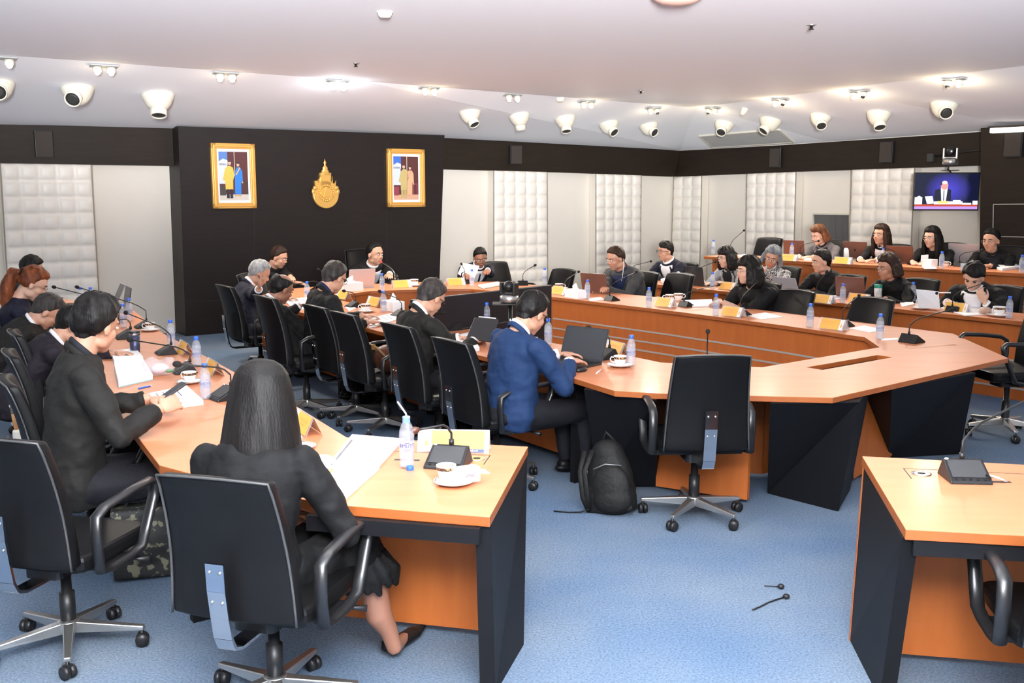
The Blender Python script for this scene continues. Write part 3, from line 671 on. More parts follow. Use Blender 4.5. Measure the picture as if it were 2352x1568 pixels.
def slabpx(mb, q, z0, z1, back, th=None):        # leg: near face from picture corners (tl,tr at z1; br,bl at z0), pushed back
    tl, tr, br, bl = at(*q[0], z1), at(*q[1], z1), at(*q[2], z0), at(*q[3], z0); bk = V(*back, 0)
    return mb.hexa([bl, br, br + bk, bl + bk, tl, tr, tr + bk, tl + bk])
for q, bk in ([(1768, 926), (1974, 922), (1925, 1175), (1762, 1133)], (.22, .45)), ([(2048, 893), (2242, 855), (2205, 1043), (2040, 1052)], (-.1, .45)), ([(1340, 893), (1508, 918), (1507, 1118), (1376, 1118)], (.15, .45)):
    mb = MB(); slabpx(mb, q, 0.0, ZT - .036, bk); mb.build('leg', MT['dark_laminate'], tb, world=True, bevel=.006, fix=True)
for q, bk in ([(1508, 916), (1772, 928), (1716, 1148), (1506, 1116)], (.02, .03)), ([(1976, 915), (2052, 894), (2046, 1048), (1960, 1100)], (.02, .03)):
    mb = MB(); tl, tr = at(*q[0], ZT - .036), at(*q[1], ZT - .036); o_ = V(*( (tr - tl).normalized().yx), 0); n_ = V(-(tr - tl).normalized().y, (tr - tl).normalized().x, 0) * .14
    bl, br = at(*q[3], 0.03), at(*q[2], .03); nn = V(*bk, 0)
    tl2, tr2 = V(bl.x, bl.y, ZT - .036) , V(br.x, br.y, ZT - .036)
    mb.hexa([bl, br, br + nn, bl + nn, tl2, tr2, tr2 + nn, tl2 + nn]); mb.build('front_panel', MT['wood_panel'], tb, world=True, fix=True)
# modesty boards and end legs along the arms
def mid(a, b, k): return a.lerp(b, k)
for a_, b_ in ((LAP + LAD * .1 + B * .42, LAP + LAD * 2.9 + B * .42), (LAP + LAD * 3.0 + B * .42, LAP + LAD * 5.9 + B * .42)):
    mb = MB(); wallpiece(mb, V(a_.x, a_.y, 0), V(b_.x, b_.y, 0), .05, ZT - .036, .03); mb.build('modesty_panel', MT['wood_panel'], tb, world=True)
for t in (.12, 1.9, 3.7, 5.5):
    p = LAP + LAD * t; mb = MB(); wallpiece(mb, p + B * .12, p + B * .72, 0, ZT - .036, .05); mb.build('leg', MT['dark_laminate'], tb, world=True)
for k in (.02, .33, .66, .97):
    p = outer[0].lerp(outer[1], k) - C * .0; mb = MB(); wallpiece(mb, p - B * .15, p - B * .58, 0, ZT - .036, .05); mb.build('leg', MT['dark_laminate'], tb, world=True)
# rows 2 and 3
def rowtable(name, label, a, b, back, z, zf, end_inset=.1):
    d = (b - a).normalized(); n = back.normalized(); w_ = back.length
    r = thing(name, label, 'table', (*((a + b) / 2).xy, zf))
    mb = MB(); mb.prism([a.xy, b.xy, (b + back).xy, (a + back).xy], z - .04, z); o = mb.build('tabletop', MT['wood_top'], r, world=True, bevel=.003)
    o.data.materials.append(MT['wood_edge'])
    for pl in o.data.polygons:
        if abs(pl.normal.z) < .5: pl.material_index = 1
    mb = MB(); wallpiece(mb, a + n * .08 + d * end_inset, b + n * .08, zf, z - .04, .03); mb.build('front_panel', MT['wood_panel'], r, world=True)
    for zz in (.36, .23, .10):
        mb = MB(); wallpiece(mb, a + n * .062 + d * (end_inset + .03), b + n * .062, z - .75 + zz, z - .75 + zz + .018, .006); mb.build('metal_strip', MT['silver_strip'], r, world=True)
    L = (b - a).length; k = max(2, int(L / 1.4) + 1)
    for i in range(k):
        p = a + d * (end_inset + (L - end_inset - .1) * i / (k - 1)); mb = MB(); wallpiece(mb, p + n * .10, p + n * (w_ - .05), zf, z - .04, .04); mb.build('leg', MT['wood_panel'] if i == 0 else MT['dark_laminate'], r, world=True)
    return r
r2a, r2b = P2(1440, 646), P2(2300, 733); r2d = (r2b - r2a).normalized(); r2n = V(-r2d.y, r2d.x, 0)
rowtable('row_table', 'long wooden table of the middle row at right, behind the ring table', r2a, r2b + r2d * .25, r2n * .62, ZT, 0)
ra, rb = V(r3a.x, r3a.y, 0), V(r3b.x, r3b.y, 0)
rowtable('row_table', 'long wooden table of the raised rear row at right', ra, rb + r3d * 1.2, r3n * .62, 1.0, .0)
def table_at(parent): pass
# left desk
li = [P2(1213, 1025), P2(905, 1010), P2(797, 1004), P2(665, 923), P2(375, 765), P2(290, 700)]
lgd = V(-.48, .877, 0); lo0 = P2(296, 977)
lo = [lo0 + lgd * 5.4, lo0, P2(366, 1068), P2(790, 1160) + V(-.35, .16, 0), P2(785, 1160), P2(1125, 1187)]
r = thing('desk', 'angled wooden desk in the left foreground where the long-haired woman sits', 'desk', (-1.2, 5.0, 0))
mb = MB(); mb.prism([p.xy for p in li + lo], ZT - .04, ZT); o = mb.build('tabletop', MT['wood_top'], r, world=True, bevel=.003); o.data.materials.append(MT['wood_edge'])
for pl in o.data.polygons:
    if abs(pl.normal.z) < .5: pl.material_index = 1
mb = MB(); slabpx(mb, [(1113, 1205), (1207, 1052), (1201, 1478), (1136, 1592)], 0, ZT - .041, (-.05, 0)); 
a_, b_, c_, d_ = at(1128, 1203, ZT - .041), at(1211, 1044, ZT - .041), at(1203, 1480, 0), at(1138, 1592, 0); e_ = V(-.06, 0, 0)
mb = MB(); mb.hexa([d_, c_, c_ + e_, d_ + e_, a_, b_, b_ + e_, a_ + e_]); mb.build('end_panel', MT['dark_laminate'], r, world=True, fix=True)
a_, b_ = at(1122, 1446, .05), at(820, 1405, .05); mb = MB(); wallpiece(mb, V(a_.x, a_.y, 0), V(b_.x, b_.y, 0) - V(.5, 0, 0) + V(0, .08, 0), .05, ZT - .06, .03); mb.build('modesty_panel', MT['wood_panel'], r, world=True)
a_, b_ = P2(1121, 1196), P2(700, 1165); mb = MB(); wallpiece(mb, a_ + V(-.03, .04, 0), b_ + V(0, .04, 0), ZT - .10, ZT - .041, .03); mb.build('rail', MT['dark_laminate'], r, world=True)
for t in (.15, 2.0, 3.8, 5.3):
    p = lo0 + lgd * t; mb = MB(); n_ = V(.877, .48, 0); wallpiece(mb, p + n_ * .15, p + n_ * .78, 0, ZT - .041, .05); mb.build('leg', MT['dark_laminate'], r, world=True)
p, q_ = P2(366, 1068), P2(797, 1004); mb = MB(); wallpiece(mb, p + (q_ - p) * .12, p + (q_ - p) * .9, 0, ZT - .041, .05); mb.build('leg', MT['dark_laminate'], r, world=True)
mb = MB(); p = lo0 + V(.877, .48, 0) * .5; wallpiece(mb, p, p + lgd * 5.3, .06, ZT - .041, .03); mb.build('modesty_panel', MT['wood_panel'], r, world=True)
# cable tray with round grommet cut into a desktop
def tray(parent, lines, grom, hole, name='cable_tray'):
    mb = MB()
    for (x0, y0), (x1, y1) in lines:
        a_, b_ = at(x0, y0, ZT + .0006), at(x1, y1, ZT + .0006); d = (b_ - a_).normalized(); n_ = V(-d.y, d.x, 0) * .0025
        mb.hexa([a_ - n_ - V(0, 0, .001), b_ - n_ - V(0, 0, .001), b_ + n_ - V(0, 0, .001), a_ + n_ - V(0, 0, .001), a_ - n_, b_ - n_, b_ + n_, a_ + n_])
    mb.build('tray_groove', MT['key_black'], parent, world=True)
    g = at(*grom, ZT); mb = MB(); mb.lathe([(.042, 0), (.042, .003), (.036, .004), (.018, .003)], 28, Matrix.Translation(g)); gg = mb.build('grommet', MT['chrome'], parent, world=True)
    MB().lathe([(.017, .0036), (.004, .004)], 20, Matrix.Translation(g)).build('grommet_hole', MT['key_black'], gg, world=True)
    (x0, y0), (x1, y1) = hole; a_, b_ = at(x0, y0, ZT), at(x1, y1, ZT); d = (b_ - a_).normalized(); n_ = V(-d.y, d.x, 0) * .012
    MB().hexa([a_ - n_, b_ - n_, b_ + n_, a_ + n_] + [q + V(0, 0, .0008) for q in (a_ - n_, b_ - n_, b_ + n_, a_ + n_)]).build('cable_slot', MT['key_black'], parent, world=True)
tray(r, [((890, 1035), (1126, 1045)), ((1126, 1045), (1111, 1066))], (1095, 1053), ((906, 1055), (964, 1057)))
# right desk
ro = [P2(1980, 1047), P2(2080, 1215), V(2.9, 3.25, 0), V(3.3, 4.15, 0)]
r = thing('desk', 'empty wooden desk in the right foreground with microphone unit', 'desk', (2.2, 3.9, 0)); DESKR = r
mb = MB(); mb.prism([p.xy for p in ro], ZT - .04, ZT); o = mb.build('tabletop', MT['wood_top'], r, world=True, bevel=.003); o.data.materials.append(MT['wood_edge'])
for pl in o.data.polygons:
    if abs(pl.normal.z) < .5: pl.material_index = 1
a_, b_, c_, d_ = at(1984, 1070, ZT - .041), at(2072, 1236, ZT - .041), at(2020, 1605, 0), at(1952, 1470, 0); e_ = V(.06, .0, 0)
mb = MB(); mb.hexa([d_, c_, c_ + e_, d_ + e_, a_, b_, b_ + e_, a_ + e_]); ep = mb.build('end_panel', MT['dark_laminate'], r, world=True, fix=True)
mb = MB(); mb.hexa([d_ - V(.004, .01, 0), d_ - V(-.02, .01, 0), d_ + V(.02, .004, 0), d_ + V(-.004, .004, 0), a_ - V(.004, .01, 0), a_ - V(-.02, .01, 0), a_ + V(.02, .004, 0), a_ + V(-.004, .004, 0)]); mb.build('edge_strip', MT['wood_edge'], ep, world=True, fix=True)
a_, b_ = at(2050, 1496, .04), at(2352, 1520, .04); mb = MB(); d = (b_ - a_); wallpiece(mb, V(a_.x, a_.y, 0), V(a_.x, a_.y, 0) + V(d.x, d.y, 0) * 2.6, .04, ZT - .06, .03); mb.build('modesty_panel', MT['wood_panel'], r, world=True)
a_, b_ = P2(2085, 1222), V(2.9, 3.25, 0); mb = MB(); wallpiece(mb, a_ + V(.04, .05, 0), b_ + V(0, .05, 0), ZT - .10, ZT - .041, .03); mb.build('rail', MT['dark_laminate'], r, world=True)
p = at(2079.5, 1242, ZT - .06); MB().lathe([(.013, 0), (.012, .003), (.004, .004)], 20, Matrix.Translation(p) @ Matrix.Rotation(PI / 2, 4, 'X')).build('round_sticker', flat('sticker_blue', (0.55, 0.75, 0.78)), ep, world=True)
tray(r, [((2075, 1075), (2352, 1088)), ((2075, 1075), (2094, 1099))], (2116, 1088), ((2255, 1106), (2322, 1107)))

# ================================================================ CHAIRS
def chair_proto():
    t = thing('office_chair', 'x', 'chair')
    # seat cushion
    mb = MB(); mb.rbox((0, 0.03, .455), (.50, .50, .07), .06); mb.build('seat', MT['leather'], t, bevel=.02)
    # backrest: slightly curved slab, narrower at the top, leaning back
    mb = MB(); NU, NV = 8, 10; fr_ = []; bk = []
    for j in range(NV + 1):
        v = j / NV; z = .46 + v * .545; hw = .245 - .035 * v; y0 = -.235 - .115 * v + .03 * math.sin(PI * v); th = .065 - .015 * v
        for i in range(NU + 1):
            u = i / NU * 2 - 1; cv = .035 * u * u
            e = 1 - .25 * (abs(u) ** 6) - 0.0
            zt = z - (.012 * u * u if j == NV else 0)
            fr_.append(V(u * hw, y0 + cv + (.0), zt)); bk.append(V(u * hw, y0 + cv * .8 - th, zt))
    n1 = NU + 1; nf = len(fr_); fs = []
    for j in range(NV):
        for i in range(NU):
            a_ = j * n1 + i; fs.append((a_ + 1, a_, a_ + n1, a_ + n1 + 1)); fs.append((nf + a_, nf + a_ + 1, nf + a_ + n1 + 1, nf + a_ + n1))
    for j in range(NV):
        a_ = j * n1; fs.append((a_, nf + a_, nf + a_ + n1, a_ + n1)); a_ = j * n1 + NU; fs.append((nf + a_, a_, a_ + n1, nf + a_ + n1))
    for i in range(NU):
        fs.append((i, i + 1, nf + i + 1, nf + i)); a_ = NV * n1 + i; fs.append((a_ + 1, a_, nf + a_, nf + a_ + 1))
    mb.add(fr_ + bk, fs, None, True); br_ = mb.build('backrest', MT['leather'], t, bevel=.014, fix=True)
    # piping along the rear edge
    path = [bk[j * n1] for j in range(NV + 1)] + [bk[NV * n1 + i] for i in range(1, NU)] + [bk[j * n1 + NU] for j in range(NV, -1, -1)]
    MB().tube(path, .005, 6).build('piping', MT['piping'], br_)
    # steel back bracket
    pts = [(-.372, .70), (-.367, .60), (-.352, .50), (-.338, .42), (-.315, .375), (-.27, .36), (-.12, .36)]
    mb = MB()
    for i in range(len(pts) - 1):
        (y0, z0), (y1, z1) = pts[i], pts[i + 1]; d = V(0, y1 - y0, z1 - z0).normalized(); n_ = V(0, d.z, -d.y) * .006; w_ = .035
        a_, b_ = V(0, y0, z0), V(0, y1, z1)
        mb.hexa([a_ + V(-w_, 0, 0) - n_, a_ + V(w_, 0, 0) - n_, a_ + V(w_, 0, 0) + n_, a_ + V(-w_, 0, 0) + n_, b_ + V(-w_, 0, 0) - n_, b_ + V(w_, 0, 0) - n_, b_ + V(w_, 0, 0) + n_, b_ + V(-w_, 0, 0) + n_])
    bb = mb.build('back_bracket', MT['chrome'], t, fix=True)
    for sx in (-1, 1):
        for z in (.67, .56): MB().ell((sx * .02, -.378 + (.67 - z) * .08, z), (.006, .004, .006), n=8, m=6).build('screw', MT['aluminium'], bb)
    # armrests: closed loops
    for sx in (-1, 1):
        x = sx * .285; loop = [(-.15, .42), (-.165, .55), (-.16, .645), (-.10, .672), (.08, .69), (.22, .695), (.25, .675), (.235, .62), (.17, .50), (.13, .43), (.05, .415), (-.08, .412)]
        mb = MB(); mb.tube([(x, a_, b_) for a_, b_ in loop], .026, 10, flat=.62, side=(1, 0, 0), closed=True); mb.build('armrest', MT['arm_black'], t)
    mb = MB(); mb.box((0, 0, .405), (.52, .16, .03)); mb.rbox((0, -.02, .385), (.17, .26, .05), .03); mb.build('mechanism', MT['black_plastic'], t)
    MB().tube([(.10, .06, .39), (.26, .10, .385), (.33, .12, .38)], [.008, .008, .014], 8).build('lever', MT['black_plastic'], t)
    MB().lathe([(.032, .10), (.032, .25), (.022, .251), (.022, .38)], 18).build('gas_column', MT['black_plastic'], t)
    mb = MB(); mb.lathe([(.045, .075), (.05, .09), (.045, .125), (.034, .13)], 18)
    for k in range(5):
        a = 2 * PI * k / 5 + .31; d = V(math.cos(a), math.sin(a), 0); s_ = V(-d.y, d.x, 0)
        i0, o0 = d * .02, d * .315
        mb.hexa([i0 - s_ * .026 + V(0, 0, .075), i0 + s_ * .026 + V(0, 0, .075), o0 + s_ * .016 + V(0, 0, .073), o0 - s_ * .016 + V(0, 0, .073),
                 i0 - s_ * .022 + V(0, 0, .125), i0 + s_ * .022 + V(0, 0, .125), o0 + s_ * .013 + V(0, 0, .092), o0 - s_ * .013 + V(0, 0, .092)])
    mb.build('star_base', MT['aluminium'], t, bevel=.004, fix=True)
    for k in range(5):
        a = 2 * PI * k / 5 + .31; d = V(math.cos(a), math.sin(a), 0) * .305; M = Matrix.Translation((d.x, d.y, .029)) @ rz(a * 1.7)
        mb = MB()
        for sy in (-1, 1): mb.lathe([(.006, -.011), (.027, -.011), (.029, 0), (.027, .011), (.006, .011)], 18, M @ Matrix.Translation((0, sy * .014, 0)) @ Matrix.Rotation(PI / 2, 4, 'X'))
        mb.tube([(0, 0, 0), (0, 0, .05)], .008, 8, M).box((0, 0, .022), (.03, .03, .016), M)
        mb.build('caster', MT['black_plastic'], t)
    return t
CH0 = chair_proto()
def chair(px, py, yaw, label, z=1.0, grp=None, zf=0.0, sc=1.0, base=None, Y=None):
    a = math.radians(yaw); f = V(math.sin(a), math.cos(a), 0)
    if Y: tp = atd(px, py, Y); sc = (tp.z - zf) / 1.0; base = (tp.x + f.x * .375, tp.y + f.y * .375)
    hz = 1.0 * sc
    if base is None: top = at(px, py, zf + hz); p = V(top.x, top.y, zf) + f * .375
    else: p = V(base[0], base[1], zf)
    return place(CH0, p, -a, label, grp or 'black leather office chairs', (1, 1, sc))
G1 = 'black office chairs of the conference'
chair(1615, 808, -3, 'empty black office chair at the near end of the ring table, back to the camera', base=(1.09, 5.93), sc=1.045)
chair(0, 0, 14, 'empty black office chair in the left foreground, cut by the left picture edge', base=(-1.90, 4.16), sc=1.01)
chair(0, 0, 16, 'black office chair of the long-haired woman in the foreground', base=(-.90, 3.66), sc=1.0)
for px, py, lb in [(510, 655, 'black office chair of the grey-haired man, at the far left of the ring table'), (602, 680, 'black office chair of the balding man, back towards the camera'),
                   (718, 702, 'black office chair partly hidden behind the chair holding a brown bag'), (782, 718, 'black office chair holding a brown leather bag on its seat'),
                   (905, 745, 'black office chair of the bowed man in the black suit'), (1028, 780, 'black office chair of the man in the blue suit')]:
    chair(px, py, 55, lb, sc=1.06 if px == 602 else 1.0)
chair(568, 628, 110, 'black office chair behind the smiling man in black at the far corner')
chair(822, 573, 145, 'tall black office chair of the smiling chairman', Y=14.75)
chair(1132, 601, 145, 'black office chair of the speaker holding papers', Y=14.5)
for px, py, lb in [(1300, 618, 'empty black chair right of the big screen, beyond the ring table'), (1488, 624, 'black chair of the man wearing earphones'), (1568, 628, 'empty black chair between earphone man and woman in black'),
                   (1762, 648, 'black chair of the woman in black at the ring table'), (1836, 666, 'empty black chair right of the woman in black'), (2012, 684, 'empty black chair before the woman with the green tumbler')]:
    chair(px, py, 235, lb, sc=.95)
chair(0, 0, 262, 'empty black chair at the right end of the ring table, cut by the picture edge', base=(3.95, 8.02), sc=1.12)
for px, py, lb in [(1580, 603, 'black chair of the man in navy jacket, middle row'), (1812, 612, 'black chair of the grey-haired woman, middle row'), (1957, 631, 'black chair of the young man, middle row'),
                   (2122, 640, 'black chair of the bob-haired woman, middle row'), (2312, 656, 'black chair of the man touching his chin, middle row')]:
    chair(px, py, 233, lb, sc=.95)
for px, py, lb in [(1772, 546, 'empty black chair in the raised rear row'), (1920, 552, 'black chair of the woman in grey blazer, rear row'), (2062, 561, 'black chair of the long-haired woman, rear row'),
                   (2190, 558, 'black chair of the woman left of the dark column, rear row'), (2322, 565, 'black chair of the woman with orange pendant, rear row')]:
    chair(px, py, 228, lb, zf=.25, sc=.97)
for b_, lb in [((-3.72, 8.02), 'black office chair of the ponytailed woman, left side'), ((-3.05, 7.02), 'black office chair of the man with white collar, left side'), ((-2.66, 6.15), 'black office chair of the bent man in navy, left side'),
               ((-2.25, 5.28), 'black office chair of the man holding a phone, left side')]:
    chair(0, 0, 61, lb, base=b_)
chair(0, 0, 10, 'black office chair pushed under the right foreground desk', base=(1.98, 3.42), sc=.98)

# ---- big display in the centre of the ring, seen from behind, and the camera stand before it
tr_ = at(1267, 654, 1.05); tl_ = at(1010, 682, 1.05); d = (tr_ - tl_); d.z = 0; Ls = d.length; d.normalize(); mid_ = (tr_ + tl_) / 2
tl_ = tl_ - d * .3; mid_ = (tr_ + tl_) / 2; Ls = (tr_ - tl_).length
r = thing('display_screen', 'large black flat display seen from behind inside the ring table', 'screen', (mid_.x, mid_.y, 0), math.atan2(d.y, d.x))
MB().rbox((0, .02, .68), (Ls, .05, .74), .008).build('casing', MT['tv_back'], r, bevel=.006)
MB().box((0, -.02, .62), (Ls * .5, .03, .30)).build('rear_housing', MT['tv_back'], r, bevel=.01)
MB().box((0, .047, .68), (Ls - .03, .004, .70)).build('screen', MT['screen_black'], r)
for sx in (-1, 1): MB().tube([(sx * Ls * .3, .02, .34), (sx * Ls * .3, .02, .03), (sx * Ls * .3, .22, .02)], .02).build('foot', MT['black_plastic'], r)
p = at(1172, 694, 1.0); r = thing('camera_stand', 'slim black stand with a small shelf before the big display', 'stand', (p.x, p.y, 0))
SY = p
MB().tube([(0, .03, 0.02), (0, .03, .985)], .018, 10).build('post', MT['black_plastic'], r); MB().box((-.02, 0, .99), (.26, .17, .012)).build('shelf', MT['black_plastic'], r); MB().lathe([(.16, 0), (.16, .015), (.03, .03)], 20, Matrix.Translation((0, .03, 0))).build('foot_plate', MT['black_plastic'], r)
MB().box((.0, -.005, .82), (.012, .02, .08)).build('cable_clip', MT['white_plastic'], r)
ptz((p.x - .01, p.y, .997), math.radians(150), 'grey video camera on the stand before the big display', 'mic_metal', 1.15)
# ---- backpack leaning on the table leg
p = at(1400, 1185, 0); r = thing('backpack', 'black backpack leaning against the dark table leg', 'backpack', p, math.radians(-18))
M = Matrix.Rotation(math.radians(-9), 4, 'Y') @ Matrix.Rotation(math.radians(-10), 4, 'X')
mb = MB(); mb.ell((0, .10, .20), (.15, .10, .24), M).ell((0, .08, .11), (.165, .11, .13), M).ell((0, .10, .36), (.11, .08, .10), M).box((0, .10, .10), (.28, .17, .16), M)
mb.build('main_pocket', MT['backpack_black'], r, mods=[('remesh', .012), ('smooth', 4)])
mb = MB(); mb.ell((.03, -.005, .17), (.12, .05, .15), M).ell((.03, .0, .10), (.125, .06, .09), M); mb.build('front_pocket', MT['backpack_black'], r, mods=[('remesh', .01), ('smooth', 4)])
MB().tube([M @ V(-.06, -.045, .29), M @ V(0.02, -.055, .315), M @ V(.11, -.03, .30)], .004).build('zip', MT['zip_grey'], r); MB().tube([M @ V(-.10, .0, .33), M @ V(-.125, -.0, .22), M @ V(-.12, -.01, .10)], .004).build('zip', MT['zip_grey'], r)
MB().tube([M @ V(-.03, .12, .44), M @ V(.0, .12, .50), M @ V(.05, .12, .44)], .011).build('handle', MT['backpack_black'], r)
for k in (0, 1): MB().tube([M @ V(-.12 + .05 * k, .02, .40), M @ V(-.15 + .03 * k, -.03, .28), M @ V(-.15 + .03 * k, -.02, .12), M @ V(-.13, .02, .03)], .016, flat=.4).build('shoulder_strap', MT['backpack_black'], r)
q_ = at(1272, 1173, .006) - p; q_ = rz(math.radians(18)) @ q_; MB().tube([V(-.13, 0, .03), V(-.18, .0, .008), q_ * .75 + V(0, 0, .0), q_], .009, flat=.35).build('loose_strap', MT['backpack_black'], r)
# ---- brown bag on the chair seat
cb = at(782, 718, 1.0); f_ = V(math.sin(a55), math.cos(a55), 0); p = V(cb.x, cb.y, 0) + f_ * .42; p.z = .495
r = thing('handbag', 'brown leather bag with strap lying on the chair seat', 'bag', p, math.radians(-35))
mb = MB(); mb.ell((0, 0, .10), (.17, .08, .12)).ell((.04, .02, .05), (.18, .09, .06)); mb.build('body', MT['bag_leather'], r, mods=[('remesh', .012), ('smooth', 3)])
MB().tube([(-.15, -.02, .12), (-.17, -.05, .22), (-.05, -.09, .20), (.12, -.05, .06)], .016, flat=.35).build('strap', MT['bag_strap'], r); MB().box((-.09, -.085, .2), (.035, .01, .04)).build('buckle', MT['gold'], r)
# ---- patterned bag on the floor and skirt-like cloth beside the front left chair
p = at(345, 1320, 0); r = thing('tote_bag', 'dark tote bag with pale swirling print on the floor between two chairs', 'bag', p, .3)
mb = MB(); mb.box((0, 0, .19), (.34, .16, .36)).ell((0, 0, .20), (.19, .11, .17)); mb.build('body', MT['fabric_pattern'], r, mods=[('remesh', .014), ('smooth', 6)]); MB().tube([(-.1, 0, .36), (-.06, 0, .47), (.06, 0, .47), (.1, 0, .36)], .01).build('handle', MT['fabric_pattern'], r)
p = at(56, 985, .62); r = thing('shoulder_bag', 'small cream and tan bag tucked beside the left chairs', 'bag', (p.x, p.y, .50), .2)
MB().rbox((0, 0, .06), (.12, .07, .12), .02).build('body', MT['nozzle_cream'], r, bevel=.01); MB().tube([(-.04, 0, .12), (-.05, 0, .2), (0, 0, .21)], .014).build('strap', MT['bread'], r)
# ---- cables on the floor
def cable(name, label, pts, rad, m='black_plastic', plug=None):
    P_ = [at(x, y, .006) for x, y in pts]; o = MB().tube(P_, rad, 6).build(name, MT[m]); tag(o, label, 'cable')
    if plug: MB().ell(tuple(at(*plug, .014)), (.018, .016, .013), n=8, m=6).build('plug', MT[m], o)
cable('floor_thread', 'thin dark loose thread with a tangled end on the blue carpet', [(1728, 1400), (1745, 1393), (1765, 1383), (1785, 1376), (1802, 1371)], .0035, plug=(1806, 1369))
cable('floor_thread', 'short thin thread on the blue carpet nearer the dark leg', [(1755, 1345), (1775, 1346), (1791, 1347)], .0025, plug=(1794, 1346))
p = at(1950, 1090, 0); r = thing('cable_bundle', 'tangle of dark and white cables under the right end of the ring table', 'cable', p)
MB().tube([(0, 0, .28), (.02, 0, .15), (-.03, -.05, .05), (.08, -.08, .02), (.2, .0, .03)], .01).build('dark_cable', MT['black_plastic'], r); MB().tube([(.0, -.02, .24), (.05, -.02, .13), (.03, -.06, .06), (-.04, -.04, .03)], .008).build('white_cable', MT['white_plastic'], r)

# ================================================================ PEOPLE
SKT = bpy.data.textures.new('folds', 'CLOUDS'); SKT.noise_scale = 0.11; SKT.noise_depth = 2
HRT = bpy.data.textures.new('locks', 'CLOUDS'); HRT.noise_scale = 0.035; HRT.noise_depth = 1
def cloth(name, col, rough=0.75, b=(11, (1, 1, 1.6), .55, .016), **k): return mat(name, col, rough, bump=b, spec=0.25, **k)
cloth('suit_black', (0.006, 0.006, 0.0065)); cloth('suit_charcoal', (0.0105, 0.0098, 0.0088)); cloth('suit_navy', (0.008, 0.009, 0.022)); cloth('suit_blue', (0.010, 0.030, 0.090))
cloth('suit_grey', (0.045, 0.045, 0.048)); cloth('blazer_light', (0.36, 0.36, 0.37)); cloth('blazer_grey', (0.15, 0.135, 0.14)); cloth('dress_black', (0.004, 0.004, 0.0045)); cloth('suit_plum', (0.013, 0.0095, 0.015))
cloth('shirt_white', (0.86, 0.85, 0.88), 0.6); cloth('shirt_dark', (0.012, 0.013, 0.018)); cloth('shirt_navy', (0.012, 0.018, 0.055)); cloth('trousers_dark', (0.006, 0.006, 0.009))
m = mat('animal_print', (0.55, 0.54, 0.53), 0.7); nt = m.node_tree; tcx = nt.nodes.new('ShaderNodeTexCoord'); nn_ = nt.nodes.new('ShaderNodeTexNoise'); nn_.inputs['Scale'].default_value = 34; nn_.inputs['Distortion'].default_value = 2.5
crx = nt.nodes.new('ShaderNodeValToRGB'); crx.color_ramp.interpolation = 'CONSTANT'; crx.color_ramp.elements[0].color = (0.015, 0.015, 0.015, 1); crx.color_ramp.elements[1].position = .5; crx.color_ramp.elements[1].color = (0.6, 0.6, 0.6, 1)
nt.links.new(tcx.outputs['Object'], nn_.inputs['Vector']); nt.links.new(nn_.outputs['Fac'], crx.inputs[0]); nt.links.new(crx.outputs[0], nt.nodes['Principled BSDF'].inputs['Base Color'])
def skinm(name, col):
    m = mat(name, col, 0.48, bump=(130, W1, .08, .001)); b_ = m.node_tree.nodes['Principled BSDF']; b_.inputs['Subsurface Weight'].default_value = 0.08; b_.inputs['Subsurface Radius'].default_value = (.02, .008, .005); return m
skinm('skin_light', (0.53, 0.285, 0.19)); skinm('skin_pale', (0.60, 0.36, 0.26)); skinm('skin_mid', (0.44, 0.22, 0.14)); skinm('skin_tan', (0.28, 0.125, 0.075)); skinm('skin_leg', (0.30, 0.14, 0.09))
def hairm(name, c, c2): return mat(name, c, 0.5, spec=.2, noise=(30, (1, 1, .12), c2, .35, .7), bump=(140, (1, 1, .06), .6, .004))
hairm('hair_black', (0.004, 0.0035, 0.0035), (0.010, 0.008, 0.007)); hairm('hair_brown', (0.018, 0.009, 0.006), (0.04, 0.02, 0.012)); hairm('hair_grey', (0.18, 0.18, 0.18), (0.42, 0.42, 0.42)); hairm('hair_silver', (0.10, 0.11, 0.12), (0.24, 0.25, 0.27))
hairm('hair_salt', (0.020, 0.017, 0.016), (0.055, 0.046, 0.042)); hairm('hair_red', (0.07, 0.018, 0.007), (0.26, 0.07, 0.02)); hairm('hair_auburn', (0.06, 0.022, 0.010), (0.17, 0.065, 0.025))
mat('eye_white', (0.8, 0.78, 0.75), 0.2); mat('iris', (0.02, 0.012, 0.008), 0.15); mat('lips', (0.40, 0.16, 0.12), 0.4); mat('lips_red', (0.60, 0.06, 0.06), 0.35); mat('brow', (0.02, 0.014, 0.012), 0.8)
mat('glasses_black', (0.01, 0.01, 0.01), 0.25); mat('glasses_metal', (0.45, 0.38, 0.32), 0.25, 0.8); mat('lens', (0.9, 0.93, 0.95), 0.05, alpha=0.18); mat('pearl', (0.85, 0.8, 0.75), 0.2); mat('cable_white', (0.85, 0.85, 0.85), 0.4)
def ss(x, a, b): t = max(0, min(1, (x - a) / (b - a))); return t * t * (3 - 2 * t)

